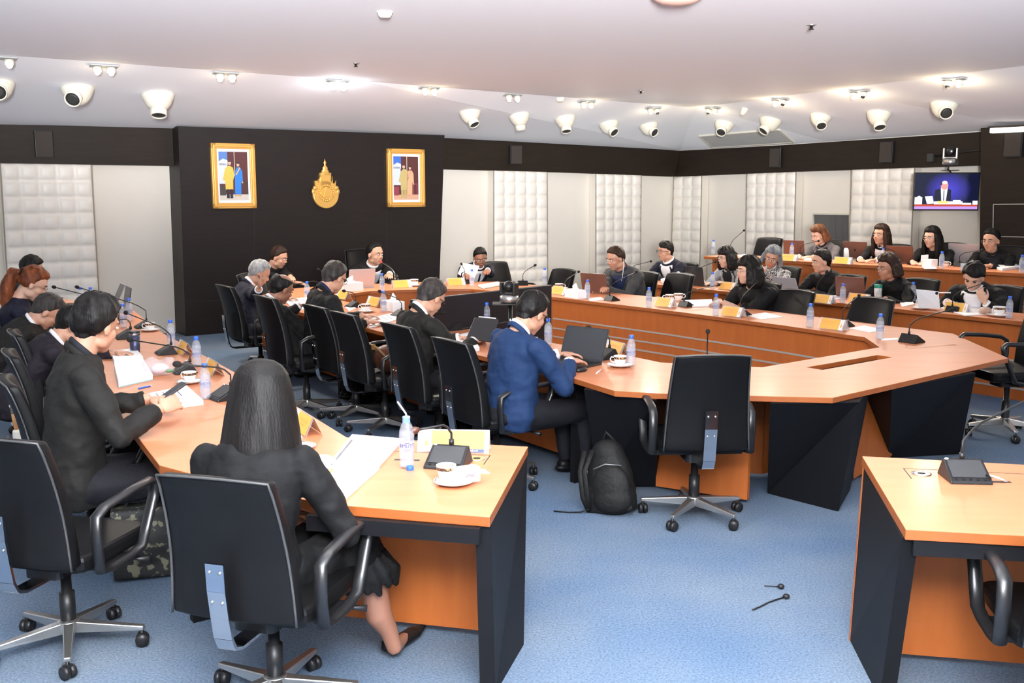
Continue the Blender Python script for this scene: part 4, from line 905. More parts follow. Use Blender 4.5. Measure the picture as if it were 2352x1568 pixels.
def hand_into(mb, W, d, up, side, s=1.0, curl=.5, spread=1.0):
    # W wrist, d pointing direction, up = back-of-hand normal, side=+1 when the thumb lies towards +x of the hand frame
    d = d.normalized(); x = d.cross(up).normalized(); up = x.cross(d).normalized(); M = frm(W, x, d, up)
    k = s
    mb.ell((0, .045 * k, 0), (.040 * k, .052 * k, .017 * k), M, 12, 8); mb.ell((0, .078 * k, .001), (.041 * k, .022 * k, .014 * k), M, 12, 8)
    for i, (fx, L) in enumerate(((-.030, .060), (-.010, .072), (.011, .078), (.031, .070))):
        fx = fx * side; base = V(fx * k, .083 * k, 0); pts = [base - V(0, .02 * k, 0), base]; a = -.12 - .1 * curl; p = base.copy(); sp = fx * 3.0 * spread
        for j, fr in enumerate((.45, .31, .24)):
            dv = V(sp * math.cos(a), math.cos(a), math.sin(a)); p = p + dv.normalized() * L * fr * k; pts.append(p.copy()); a -= curl * (.75, .9, .6)[j]
        r = (.0095, .0095, .009, .0082, .0068); mb.tube([M @ q for q in pts], [q * k for q in r], 8); mb.ell(tuple(pts[-1]), (.0068 * k,) * 3, M, 8, 6)
    t0 = V(.028 * side * k, .022 * k, -.004 * k); t1 = V(.050 * side * k, .050 * k, -.014 * k); t2 = V(.052 * side * k, .078 * k, -.022 * k - .01 * curl * k); t3 = V(.046 * side * k, .098 * k, -.026 * k - .02 * curl * k)
    mb.tube([M @ q for q in (t0, t1, t2, t3)], [.014 * k, .012 * k, .010 * k, .008 * k], 8); mb.ell(tuple(t3), (.008 * k,) * 3, M, 8, 6)
    return M

def head_into(mb, M, s, female=False, wide=1.0):
    S_ = M @ Matrix.Scale(s, 4); w_ = wide; j = .9 if female else 1.0
    mb.ell((0, -.010, .028), (.076 * w_, .094, .090), S_, 24, 16)
    mb.ell((0, .022, -.035), (.060 * w_ * j, .064, .078), S_, 20, 12)
    mb.ell((0, .045, -.088), (.030 * w_ * j, .032, .026), S_, 14, 9)
    for sx in (-1, 1):
        mb.ell((sx * .034 * w_, .043, -.028), (.027, .033, .030), S_, 12, 8)
        mb.ell((sx * .048 * w_ * j, .0, -.070), (.018, .035, .026), S_, 12, 8)
        mb.ell((sx * .079 * w_, -.008, -.010), (.009, .019, .031), S_ @ Matrix.Rotation(sx * .0, 4, 'Z'), 10, 8)
        mb.ell((sx * .010, .092, -.027), (.008, .009, .007), S_, 8, 6)
    mb.ell((0, .066, .030), (.052 * w_, .022, .016), S_, 14, 8)
    mb.tube([S_ @ V(0, .080, .014), S_ @ V(0, .089, -.006), S_ @ V(0, .099, -.024)], [.008 * s, .0085 * s, .0105 * s], 10)
    mb.ell((0, .076, -.054), (.022, .013, .013), S_, 12, 8)

def hair_shell(mb, M, s, style, wide=1.0, thick=.012):
    S_ = M @ Matrix.Scale(s, 4); c = V(0, -.010, .028); R = (.076 * wide, .094, .090); NU, NV = 52, 30; vs = []
    for j in range(NV + 1):
        ph = -PI / 2 + PI * j / NV
        for i in range(NU):
            th = 2 * PI * i / NU; d = V(math.cos(ph) * math.cos(th), math.cos(ph) * math.sin(th), math.sin(ph)); y = d.y; z = d.z
            if y < -.3: thr = -.80
            elif y < .18: thr = -.80 + (y + .3) / .48 * (.70 if style not in ('bob', 'long') else .3)
            elif y < .5: thr = -.10 + (y - .18) / .32 * .42
            else: thr = .32 + (y - .5) * .75
            if style in ('bob', 'long', 'bangs'): thr = min(thr, .42)
            if style == 'bangs' and y > .3: thr = .18
            if style == 'fringe' and y > .2: thr = min(thr, .30 + .25 * d.x)
            if style == 'receding' and y > .35: thr += .22
            mk = ss(z - thr, -.06, .20)
            if style == 'balding': mk *= 1 - ss(z - .25 * (y < -.6), .50, .72) * (1 - .25 * ss(-y, .5, .8))
            t = thick * (1 + .5 * ss(z, .2, 1)) * (1 + .35 * math.sin(7 * th + 3 * z) * .5)
            k = (1 - .12 * (1 - mk)) ; off = t * mk
            vs.append(c + V(d.x * (R[0] * k + off), d.y * (R[1] * k + off), d.z * (R[2] * k + off)))
    vs = [S_ @ v for v in vs]; fs = [(j * NU + i, j * NU + (i + 1) % NU, (j + 1) * NU + (i + 1) % NU, (j + 1) * NU + i) for j in range(NV) for i in range(NU)]
    mb.add(vs, fs, None, True)
def hair_curtain(mb, M, s, length, dirdown, a0=-35, a1=215, r=.030, fwd=0, n=18, bulge=0.0, wide=1.0, drape=None):
    for i in range(n):
        a = math.radians(180 + a0 + (a1 - a0) * i / (n - 1)) ; d = V(math.cos(a), math.sin(a), 0)
        back = max(0, -d.y)
        p0 = M @ (V(d.x * .058 * wide, -.012 + d.y * .070, .075) * s); p1 = M @ (V(d.x * (.078 + bulge) * wide, -.014 + d.y * (.088 + bulge), .015) * s); p2 = M @ (V(d.x * (.084 + bulge * 1.6) * wide, -.018 + d.y * (.090 + bulge), -.055) * s)
        L = length * s * (1 if not drape else 1 - .12 * abs(math.sin(a * 3)))
        p3 = p2 + dirdown * (L * .55); p4 = p2 + dirdown * L
        mb.tube([p0, p1, p2, p3, p4], [r * .55 * s, r * .8 * s, r * s * .9, r * s, r * .55 * s], 8)

PERSONS = []
def person(label, px, py, Y, yaw, skin='skin_light', hair=('short', 'hair_black'), coat='suit_black', s=1.1, hyaw=0, pitch=0, roll=0, shirt=None, tie=None, female=False, collar=None,
           glasses=None, hR=None, hL=None, zt=ZT, zf=0, eyes=True, vox=.0075, fat=1.0, lips='lips', legs=True, lower='trousers_dark', armsL=1.0, lapel=True, earring=False, sleeve='long', seatoff=None, curl=.5, shoes=True,
           handdirR=None, handdirL=None, faceup=None, lean=None, hw=None, Pxy=None):
    a = math.radians(yaw); f = V(math.sin(a), math.cos(a), 0); r = V(f.y, -f.x, 0)
    H = atd(px, py, Y)
    ah = math.radians(yaw + hyaw); hf = V(math.sin(ah), math.cos(ah), 0); hr = V(hf.y, -hf.x, 0); pa = math.radians(pitch)
    f2 = hf * math.cos(pa) - UP * math.sin(pa); u2 = hf * math.sin(pa) + UP * math.cos(pa)
    ra_ = math.radians(roll); r2_ = hr * math.cos(ra_) - u2 * math.sin(ra_); u3 = u2 * math.cos(ra_) + hr * math.sin(ra_)
    MH = frm(H, r2_, f2, u3)
    ph = .50 + zf                                              # pelvis height
    Nk = MH @ (V(0, -.038, -.070) * s) - (UP * .050 + f * .026 * min(1, abs(pitch) / 25 + .2)) * s
    L = .46 * s; dz = Nk.z - ph
    ho = math.sqrt(max(.0, L * L - dz * dz)) if dz < L else 0
    ho = max(ho, .06); ho = min(ho, .42)
    if lean is not None: ho = lean
    P = V(Nk.x, Nk.y, 0) - f * ho; P.z = ph
    if Pxy: P = V(Pxy[0], Pxy[1], ph)
    root = thing('person', label, 'person', (P.x, P.y, zf)); PERSONS.append((label, H.z, dz, ho))
    # spine
    bow = .05 * s; SP = []; m = 12
    for i in range(m + 1):
        t = i / m; SP.append(P.lerp(Nk, t) - f * (bow * math.sin(PI * t)) * (.4 + .6 * (ho > .12)))
    prof = [(-.16, .150, .130), (0, .180, .135), (.15, .172, .130), (.35, .168, .122), (.55, .180, .122), (.75, .198, .118), (.87, .190, .102), (.94, .150, .088), (1.0, .080, .070)]
    if female: prof = [(-.16, .150, .130), (0, .180, .135), (.15, .160, .120), (.35, .140, .108), (.55, .152, .118), (.72, .170, .118), (.87, .162, .094), (.94, .122, .078), (1.0, .064, .056)]
    def spt(t):
        if t < 0: return SP[0] + (SP[0] - SP[1]) * (-t * m)
        i = min(m - 1, int(t * m)); return SP[i].lerp(SP[i + 1], t * m - i)
    def tang(t): return (spt(min(1, t + .06)) - spt(max(-.1, t - .06))).normalized()
    def wd(t):
        for k in range(len(prof) - 1):
            if t <= prof[k + 1][0]:
                q = (t - prof[k][0]) / (prof[k + 1][0] - prof[k][0]); return [prof[k][n] + (prof[k + 1][n] - prof[k][n]) * q for n in (1, 2)]
        return prof[-1][1:]
    def surf(t, phi, off=0.0):                                 # phi 0 = front, + = person's right
        tg = tang(t); fr_ = (f - tg * f.dot(tg)).normalized(); w_, d_ = wd(t); w_ *= s * fat; d_ *= s * fat ** 1.5
        return spt(t) + r * (math.sin(phi) * (w_ + off)) + fr_ * (math.cos(phi) * (d_ + off))
    ts = [-.16, -.08, 0, .08, .16, .26, .36, .46, .56, .66, .75, .82, .87, .91, .95, 1.0]; NN = 24
    def torso(mb, off, t0=-.2, t1=1.01):
        tt = [t for t in ts if t0 <= t <= t1]; vs = [surf(t, 2 * PI * k / NN, off) for t in tt for k in range(NN)]; n = len(tt)
        fs = [(i * NN + (k + 1) % NN, i * NN + k, (i + 1) * NN + k, (i + 1) * NN + (k + 1) % NN) for i in range(n - 1) for k in range(NN)]; fs += [tuple(range(NN)), tuple((n - 1) * NN + k for k in range(NN))[::-1]]
        mb.add(vs, fs, None, True)
    sh = .165 if female else .185
    S1 = spt(.86) + r * (sh * s * fat ** .5) ; S2 = spt(.86) - r * (sh * s * fat ** .5)
    def tgt(h, sgn):
        if h is None: q = V(Nk.x, Nk.y, 0) + f * .36 * s + r * (sgn * .10); q.z = zt + .045; return q
        if len(h) == 4: return atd(h[0], h[1], h[2])
        return at(h[0], h[1], h[2]) if not isinstance(h, Vector) else h
    arms = []
    for Sx, h, sgn in ((S1, hR, 1), (S2, hL, -1)):
        T = tgt(h, sgn); D = (T - Sx).length; l1, l2 = .285 * s, .255 * s
        if D > (l1 + l2) * .985: k = D / ((l1 + l2) * .985); k = min(k, 1.12); l1 *= k; l2 *= k
        if D > (l1 + l2) * .985: T = Sx + (T - Sx).normalized() * (l1 + l2) * .985; D = (T - Sx).length
        if D < .12: D = .12
        ax = (T - Sx).normalized(); c_ = max(-1, min(1, (l1 * l1 + D * D - l2 * l2) / (2 * l1 * D))); pole = (-UP * 1.0 + r * (sgn * .75) - f * .15); pole = (pole - ax * pole.dot(ax)).normalized()
        E_ = Sx + ax * (l1 * c_) + pole * (l1 * math.sqrt(1 - c_ * c_)); arms.append((Sx, E_, T, sgn))
    # body: one continuous skin
    mb = MB(); head_into(mb, MH, s, female, hw or 1.0); nb = MH @ (V(0, -.028, -.045) * s); nr = (.046 if female else .056) * s
    mb.tube([nb, nb.lerp(Nk, .5), Nk, spt(.93)], [nr * 1.02, nr, nr * 1.08, nr * 1.3], 16)
    torso(mb, -.022 * s)
    for Sx, E_, T, sgn in arms:
        mb.tube([Sx, Sx.lerp(E_, .5), E_, E_.lerp(T, .4), T], [.045 * s, .042 * s, .036 * s, .037 * s, .026 * s], 12)
        dr = (T - E_).normalized(); hd = handdirR if sgn > 0 else handdirL; hu = UP
        if hd is not None: dr2 = (r * hd[0] + f * hd[1] + UP * hd[2]).normalized(); hu = (r * hd[3] + f * hd[4] + UP * hd[5])
        else: dr2 = (dr * .6 + V(dr.x, dr.y, 0).normalized() * .5 + f * .1).normalized(); dr2.z = min(dr2.z, -.08); hu = UP + r * (sgn * .15)
        hand_into(mb, T, dr2, hu, -sgn, s * (.94 if not female else .86), curl)
    body = mb.build('body', MT[skin], root, world=True, mods=[('remesh', vox), ('smooth', 2)])
    # face
    S_ = MH @ Matrix.Scale(s, 4)
    if eyes:
        down = pitch > 22
        for sx in (-1, 1):
            e = MB().ell((sx * .030, .0795, .006), (.0125, .008, .0032 if down else .0065), S_, 12, 8).build('eye', MT['iris' if down else 'eye_white'], root, world=True)
            if not down: MB().ell((sx * .030 - .001, .0855, .006), (.0055, .003, .0058), S_, 10, 8).build('iris', MT['iris'], e, world=True)
            MB().tube([S_ @ V(sx * .016, .088, .024), S_ @ V(sx * .032, .086, .029), S_ @ V(sx * .048, .074, .024)], [.0028 * s, .0040 * s, .0020 * s], 6).build('eyebrow', MT['brow'], root, world=True)
        MB().ell((0, .0875, -.050), (.019, .005, .0030), S_, 12, 6).ell((0, .0865, -.0555), (.016, .005, .0038), S_, 12, 6).build('lips', MT[lips], root, world=True)
    if earring:
        for sx in (-1, 1): MB().ell((sx * .088, .0, -.040), (.007, .007, .007), S_, 10, 7).build('earring', MT['pearl'], root, world=True)
    if glasses:
        gm = 'glasses_' + glasses; mb = MB(); tr_ = .0022 if glasses == 'black' else .0014
        for sx in (-1, 1):
            mb.tube([S_ @ V(sx * .033 + .023 * math.cos(2 * PI * k / 12), .098 - .010 * abs(math.cos(2 * PI * k / 12)) * (sx * math.cos(2 * PI * k / 12) > 0), .002 + .016 * math.sin(2 * PI * k / 12)) for k in range(12)], tr_ * s, 6, closed=True)
            mb.tube([S_ @ V(sx * .056, .088, .006), S_ @ V(sx * .078, .060, .008), S_ @ V(sx * .083, .0, .004), S_ @ V(sx * .082, -.012, -.010)], tr_ * s * 1.2, 6)
        mb.tube([S_ @ V(-.011, .100, .006), S_ @ V(.011, .100, .006)], tr_ * s, 6); g = mb.build('glasses', MT[gm], root, world=True)
    # hair
    st, hm = hair; mb = MB(); dn = V(0, 0, -1) * .92 - f * .08
    if st in ('short', 'balding', 'receding', 'fringe', 'crop', 'thick'): mb.ell((0, -.052, -.036), (.052, .042, .050), S_, 16, 10)
    if st in ('short', 'balding', 'receding', 'fringe'): hair_shell(mb, MH, s, st, hw or 1.0)
    elif st == 'crop': hair_shell(mb, MH, s, 'short', hw or 1.0, .0115)
    elif st == 'thick': hair_shell(mb, MH, s, 'fringe', hw or 1.0, .021)
    elif st == 'bun': hair_shell(mb, MH, s, 'short', 1, .012); mb.ell((0, -.125, .04), (.035, .03, .035), S_)
    elif st == 'bob': hair_shell(mb, MH, s, 'bangs', 1.03, .020); hair_curtain(mb, MH, s, .085, -u3 * .9 + V(0, 0, -.2), -25, 205, .032, bulge=.012)
    elif st == 'bobshort': hair_shell(mb, MH, s, 'bob', 1.03, .022); hair_curtain(mb, MH, s, .035, -u3, -5, 185, .030, bulge=.014)
    elif st == 'long': hair_shell(mb, MH, s, 'bob', 1.03, .018); hair_curtain(mb, MH, s, .22, dn, -22, 202, .030, n=20, bulge=.008)
    elif st == 'longback':
        pf = [(.134, .012), (.128, .042), (.112, .068), (.085, .088), (.045, .101), (0, .110), (-.05, .119), (-.10, .127), (-.15, .134), (-.19, .137), (-.215, .130), (-.23, .105)]; NU = 64; vs = []
        for z_, r0 in pf:
            for i in range(NU):
                t_ = 2 * PI * i / NU; ft = ss(math.sin(t_), .45, .80) * ss(-z_, -.07, -.02); rr_ = r0 * (1 - .45 * ft) * (1 + .012 * math.sin(9 * t_ + 20 * z_) + .01 * math.sin(17 * t_) * (z_ < 0))
                zz_ = z_ - (.016 * math.sin(5 * t_ + 1) + .010 * math.sin(13 * t_)) * (z_ < -.18)
                vs.append(S_ @ V(math.cos(t_) * rr_, -.012 + math.sin(t_) * rr_ * .93, zz_))
        nr_ = len(pf); mb.add(vs, [(i * NU + k, (i + 1) * NU + k, (i + 1) * NU + (k + 1) % NU, i * NU + (k + 1) % NU) for i in range(nr_ - 1) for k in range(NU)] + [tuple(range(NU)), tuple((nr_ - 1) * NU + k for k in range(NU))[::-1]], None, True)
    elif st == 'pony':
        hair_shell(mb, MH, s, 'bob', 1.0, .013); q0 = S_ @ V(0, -.10, .035); q1 = q0 - f * .05 * s + UP * .02 * s
        mb.tube([q0, q1, q1 + V(0, 0, -.10) * s - f * .045 * s, q1 + V(0, 0, -.22) * s - f * .06 * s, q1 + V(0, 0, -.34) * s - f * .05 * s], [.028 * s, .036 * s, .050 * s, .045 * s, .012 * s], 12)
    hv = .0085 if vox >= .0075 else .007
    hp = mb.build('hair', MT[hm], root, world=True, mods=[('remesh', hv), ('smooth', 3)] + ([('disp', HRT, .009 * s)] if st != 'longback' else []))
    if st == 'pony': MB().tube([S_ @ V(.031 * math.cos(2 * PI * k / 12), -.112, .040 + .031 * math.sin(2 * PI * k / 12)) for k in range(12)], .006 * s, 6, closed=True).build('hair_tie', MT['hair_black'], root, world=True)
    # jacket
    mb = MB(); torso(mb, .0)
    for Sx, E_, T, sgn in arms:
        end = E_.lerp(T, .90 if sleeve == 'long' else .12); a_ = (E_ - Sx)
        mb.ell(tuple(Sx - UP * .006), (.062 * s, .062 * s, .060 * s) if not female else (.054 * s, .054 * s, .050 * s))
        rr = [.064, .062, .055, .052, .048, .043] if not female else [.056, .054, .047, .044, .042, .040]
        if sleeve == 'wide': rr = [.064, .068, .074, .078, .080, .074]; end = E_.lerp(T, .35)
        mb.tube([Sx, Sx.lerp(E_, .5), E_, E_.lerp(end, .35), E_.lerp(end, .7), end], [q * s for q in rr], 14)
        mb.ell(tuple(E_), (rr[2] * s,) * 3)
    cj = mb.build('jacket', MT[coat], root, world=True, mods=[('remesh', .011), ('smooth', 5), ('disp', SKT, .030 * s)])
    for Sx, E_, T, sgn in arms:
        if shirt and sleeve == 'long' and shirt.startswith('shirt_white'):
            a_, b_ = E_.lerp(T, .86), E_.lerp(T, .965); MB().tube([a_, b_], [.036 * s, .035 * s], 16).build('shirt_cuff', MT[shirt], root, world=True)
    def patch(name, m, t0, t1, fl, fr2, off, n=10, k=6):
        mb = MB(); vs = []
        for lay in (0, 1):
            for j in range(n + 1):
                t = t0 + (t1 - t0) * j / n; l_, r_ = fl(j / n), fr2(j / n)
                for i in range(k + 1): vs.append(surf(min(t, .985), l_ + (r_ - l_) * i / k, off * s - lay * .012))
        q = (n + 1) * (k + 1); fs = []
        for j in range(n):
            for i in range(k): b0 = j * (k + 1) + i; fs.append((b0, b0 + 1, b0 + k + 2, b0 + k + 1)); fs.append((q + b0 + 1, q + b0, q + b0 + k + 1, q + b0 + k + 2))
        for j in range(n):
            for b0 in (j * (k + 1), j * (k + 1) + k): fs.append((b0, b0 + k + 1, q + b0 + k + 1, q + b0))
        for i in range(k):
            for b0 in (i, n * (k + 1) + i): fs.append((b0, b0 + 1, q + b0 + 1, q + b0))
        mb.add(vs, fs, None, True); return mb.build(name, MT[m], root, world=True, fix=True)
    if shirt:
        patch('shirt', shirt, .50, .97, lambda v: -.04 - .55 * v - .9 * max(0, v - .8) * 2, lambda v: .04 + .55 * v + .9 * max(0, v - .8) * 2, .013)
        if lapel:
            for sg in (-1, 1): patch('lapel', coat, .50, .96, lambda v, g=sg: g * (.02 + .52 * v), lambda v, g=sg: g * (.16 + .52 * v + .30 * math.sin(PI * min(1, v * 1.1)) * .8), .017)
    if tie: patch('tie', tie, .46, .93, lambda v: -.085 + .045 * v, lambda v: .085 - .045 * v, .0185, k=3)
    cl = collar or shirt or ('shirt_dark' if not female else None)
    if cl:
        tg = (nb - Nk).normalized(); c0 = Nk + tg * .012 * s; fx = (f - tg * f.dot(tg)).normalized(); cr_ = nr * 1.13; vs = []
        lp = [c0 + r * (cr_ * math.sin(q)) + fx * (cr_ * math.cos(q) * 1.02) + tg * (-.022 * s * math.cos(q)) for q in [2 * PI * k / 18 for k in range(18)]]
        MB().tube(lp, .0135 * s, 8, flat=.42, side=tuple(tg), closed=True).build('collar', MT[cl], root, world=True)
        cr_ *= 1.16; lp = [c0 - tg * .024 * s + r * (cr_ * math.sin(q)) + fx * (cr_ * math.cos(q)) + tg * (-.020 * s * math.cos(q)) for q in [2 * PI * k / 18 for k in range(18)]]
        if lapel: MB().tube(lp[4:15], .0155 * s, 8, flat=.40, side=tuple(tg)).build('coat_collar', MT[coat], root, world=True)
    # legs
    if legs:
        mb = MB(); kz = .49 + zf
        mb.ell(tuple(P + V(0, 0, -.0)), (.175 * s * fat, .16 * s * fat, .10 * s))
        for sg in (-1, 1):
            hp_ = P + r * (sg * .085 * s); kn = P + f * (.43 * s) + r * (sg * .11 * s); kn.z = kz; an = kn + f * (.04) ; an.z = .09 + zf
            mb.tube([hp_, hp_.lerp(kn, .5), kn, kn.lerp(an, .1) , kn.lerp(an, .55), an], [.095 * s * fat ** .5, .085 * s, .068 * s, .065 * s, .054 * s, .045 * s], 14); mb.ell(tuple(kn), (.066 * s,) * 3)
            if shoes:
                sm = MB(); q = V(an.x, an.y, zf + .038) + f * .05 * s; sm.ell((0, 0, 0), (.045 * s, .13 * s, .038), frm(q, r, f, UP)).ell((0, -.06 * s, .02), (.040 * s, .05 * s, .045), frm(q, r, f, UP)); sm.build('shoe', MT['leather'], root, world=True)
        mb.build('trousers' if lower == 'trousers_dark' else 'skirt', MT[lower], root, world=True, mods=[('remesh', .015), ('smooth', 4), ('disp', SKT, .015)])
    return dict(root=root, MH=MH, S=S_, f=f, r=r, N=Nk, P=P, arms=arms, surf=surf)
def col(px, py, P, d, off, outn):       # depth of the head: picture column meets the table edge line moved outwards
    q = colline(px, py, (P.x + outn.x * off, P.y + outn.y * off), (d.x, d.y)); return q.y
LO = -B                                  # outwards from the left arm
def YL(px, py, off): return col(px, py, LAP, LAD, off, LO)
def YR1(px, py, off): return col(px, py, outer[0], (outer[1] - outer[0]).normalized(), off, B)
def YR2(px, py, off): return col(px, py, r2a + r2n * .62, r2d, off, r2n)
def YR3(px, py, off): return col(px, py, ra + r3n * .62, r3d, off, r3n)
LGO = V(-.877, -.48, 0)
def YG(px, py, off): return col(px, py, lo0, lgd, off, LGO)
# -- far left group
person('person in dark jacket with short black hair, farthest on the left, mostly hidden', 72, 618, YG(72, 618, .05) + .3, 66, 'skin_light', ('short', 'hair_black'), 'suit_charcoal', pitch=25, legs=False, vox=.009)
person('person with long auburn ponytail in a navy jacket at the left desk', 76, 652, YG(76, 652, .18), 64, 'skin_pale', ('pony', 'hair_red'), 'suit_navy', pitch=30, female=True, glasses='metal', s=1.12, lower='trousers_dark')
person('person in black suit with white collar bowing over the left desk', 108, 716, YG(108, 716, .12), 64, 'skin_light', ('crop', 'hair_salt'), 'suit_charcoal', pitch=42, shirt='shirt_white', s=1.12, hR=(150, 700, 1.0), hw=1.05)
person('person in dark plum jacket bent forward, head hidden behind the next man', 166, 748, YG(166, 748, .04), 58, 'skin_light', ('short', 'hair_black'), 'suit_plum', pitch=35, collar='shirt_white', s=1.1, hR=(160, 715, 1.0))
pp = person('person in black suit looking at a phone held over papers', 222, 748, 5.05, 60, 'skin_light', ('thick', 'hair_black'), 'suit_charcoal', pitch=16, hyaw=-30, s=1.14, hR=(368, 938, .87), hL=(345, 915, .84), vox=.006, curl=.85, hw=1.05,
            handdirR=(-.45, .8, .15, .75, .35, .6), handdirL=(.55, .7, -.05, -.1, -.1, 1))
# -- foreground woman
fw = person('person with shoulder-length black hair in a black jacket, seen from behind in the foreground', 604, 915, 3.80, 12, 'skin_leg', ('longback', 'hair_black'), 'dress_black', pitch=6, female=True, s=1.14, hR=V(-.72, 3.98, .64), hL=V(-.95, 4.02, .64), vox=.007, legs=False, eyes=False, curl=.4)
# her skirt, leg and shoe
P_ = fw['P']; r_ = fw['r']; f_ = fw['f']; root = fw['root']
mb = MB(); kn1 = at(850, 1262, .60); kn1.z = .52
k1 = V(-.62, 4.02, .50); k2 = V(-.82, 4.08, .50); kz_ = V(P_.x, P_.y, .50)
mb.ell(tuple(kz_), (.19, .18, .10)); mb.tube([kz_ + r_ * .09, (kz_ + r_ * .09).lerp(k1, .5), k1, k1 + V(.02, .03, -.12)], [.11, .105, .095, .10], 14); mb.tube([kz_ - r_ * .09, k2, k2 + V(0, .03, -.12)], [.10, .085, .085], 14)
mb.build('skirt', MT['dress_black'], root, world=True, mods=[('remesh', .012), ('smooth', 2), ('disp', SKT, .05)])
mb = MB()
for k in range(16):
    t = 2 * PI * k / 16; mb.tube([k1 + V(.085 * math.cos(t), .085 * math.sin(t), -.02), k1 + V(.02 + .115 * math.cos(t), .03 + .115 * math.sin(t), -.10 - .02 * math.sin(3 * t)), k1 + V(.02 + .12 * math.cos(t + .2), .03 + .12 * math.sin(t + .2), -.17 - .015 * math.cos(5 * t))], [.02, .03, .012], 6)
mb.build('skirt_frill', MT['dress_black'], root, world=True, mods=[('remesh', .009), ('smooth', 1)])
a1 = at(905, 1470, .09)
MB().tube([V(k1.x, k1.y, .42) + V(.03, .03, 0), V(k1.x, k1.y, .30).lerp(a1, .4) + V(.02, 0, -.02), a1 + V(-.02, 0, .04), a1 + V(0, 0, -.03), at(930, 1462, .04)], [.058, .055, .038, .034, .022], 14).build('leg', MT['skin_leg'], root, world=True, mods=[('remesh', .008), ('smooth', 2)])
q0, q1 = at(893, 1488, .035), at(974, 1436, .035); dq = (q1 - q0).normalized()
mb = MB(); mb.tube([q0 + V(0, 0, .01), q0.lerp(q1, .3), q0.lerp(q1, .7), q1], [.034, .040, .038, .014], 14, flat=.62, side=tuple(dq.cross(UP))); mb.tube([q0 + V(0, 0, .0), q0 + V(0, 0, .035)], [.034, .03], 12); mb.build('shoe', MT['leather'], root, world=True, mods=[('remesh', .006), ('smooth', 2)])
# -- left arm of the ring
person('person with grey hair in navy suit, hand raised to the mouth', 596, 628, YL(596, 628, .05) , 62, 'skin_mid', ('crop', 'hair_grey'), 'suit_navy', pitch=28, Pxy=(-2.72, 10.40), shirt='shirt_white', tie='suit_black', s=1.12, hR=(618, 652, 1.12), curl=.9, handdirR=(-.3, .3, .9, .2, .9, -.2), hyaw=10)
person('person in black jacket smiling down, seated at the far left corner of the ring', 641, 591, 13.05, 118, 'skin_light', ('short', 'hair_brown'), 'suit_black', pitch=20, shirt='shirt_dark', tie='suit_grey', s=1.14, hL=(720, 668, .82), hyaw=-15)
person('person with balding head in black suit, seen from behind', 647, 664, 9.25, 58, 'skin_tan', ('balding', 'hair_black'), 'suit_black', pitch=24, Pxy=(-1.92, 9.0), shirt='shirt_white', s=1.12, hL=(690, 700, .86), hyaw=-8)
person('person in black suit with dark-rimmed glasses, seated beyond the brown bag', 768, 638, YL(768, 638, .08), 58, 'skin_light', ('short', 'hair_salt'), 'suit_black', pitch=26, shirt='shirt_navy', glasses='black', s=1.15, hR=(845, 738, .80), hyaw=-16, hw=1.03)
person('person in black suit with glasses bowing low over the ring table', 990, 684, YL(990, 684, .10), 58, 'skin_light', ('crop', 'hair_salt'), 'suit_charcoal', pitch=36, shirt='shirt_white', glasses='black', s=1.15, hyaw=-12, hw=1.03)
bl_ = person('person in bright blue suit typing on a laptop', 1222, 720, YL(1222, 720, .12), 57, 'skin_light', ('short', 'hair_black'), 'suit_blue', pitch=30, shirt='shirt_white', glasses='black', s=1.14, hR=(1308, 828, .83), hL=(1285, 812, .82), vox=.006, fat=1.04, curl=.35, lower='trousers_dark', handdirR=(-.25, .95, -.12, .1, 0, 1), hyaw=-10, hw=1.0)
# -- head table
person('person smiling at a red-tipped microphone in black suit and tie, seated before the dark wall', 862, 584, 13.75, 146, 'skin_light', ('receding', 'hair_black'), 'suit_black', pitch=4, hyaw=-18, shirt='shirt_white', tie='suit_black', s=1.2, hR=(862, 650, .83), hL=(905, 645, .83), fat=1.08, hw=1.08)
person('person in black suit and striped tie reading held-up papers', 1103, 592, 13.75, 150, 'skin_tan', ('short', 'hair_black'), 'suit_navy', pitch=22, hyaw=14, shirt='shirt_white', tie='suit_black', s=1.08, glasses='metal', hL=(1105, 630, 1.0), hR=(1078, 652, .84), curl=.9, roll=4)
# -- ring table, right side
person('person in dark grey jacket wearing white earphones', 1414, 594, YR1(1414, 594, .12), 228, 'skin_mid', ('crop', 'hair_brown'), 'suit_grey', pitch=16, hyaw=12, shirt='shirt_navy', s=1.16, hR=(1385, 668, .80), lapel=False, fat=1.12)
person('person in navy jacket and black glasses, white open shirt', 1528, 577, YR2(1528, 577, .10), 236, 'skin_light', ('fringe', 'hair_black'), 'suit_navy', pitch=4, hyaw=10, shirt='shirt_white', glasses='black', s=1.12)
person('person with straight black hair in a light grey blazer, smiling', 1667, 592, YR2(1667, 592, .08), 232, 'skin_pale', ('bob', 'hair_black'), 'blazer_light', pitch=8, hyaw=14, shirt='shirt_dark', female=True, glasses='metal', s=1.08)
person('person with thick black bob in a black wide-sleeved top, forearms on the table', 1718, 622, YR1(1718, 622, .12), 238, 'skin_pale', ('bob', 'hair_black'), 'dress_black', pitch=2, hyaw=22, female=True, s=1.16, hR=(1652, 690, .80), hL=(1660, 694, .80), fat=1.25, sleeve='wide', lips='lips_red', glasses='metal')
person('person with short silver hair in black-and-white print top, hand at the neck', 1773, 592, YR2(1773, 592, .05), 215, 'skin_mid', ('bobshort', 'hair_silver'), 'animal_print', pitch=14, hyaw=-12, roll=-14, female=True, s=1.08, hR=(1752, 608, 1.10), lips='lips_red', glasses='metal', collar='shirt_white', lapel=False)
person('person with short black hair turned left, in a black jacket', 1886, 601, YR2(1886, 601, .08), 240, 'skin_light', ('crop', 'hair_black'), 'dress_black', pitch=6, hyaw=22, s=1.12, collar='shirt_dark', lapel=False)
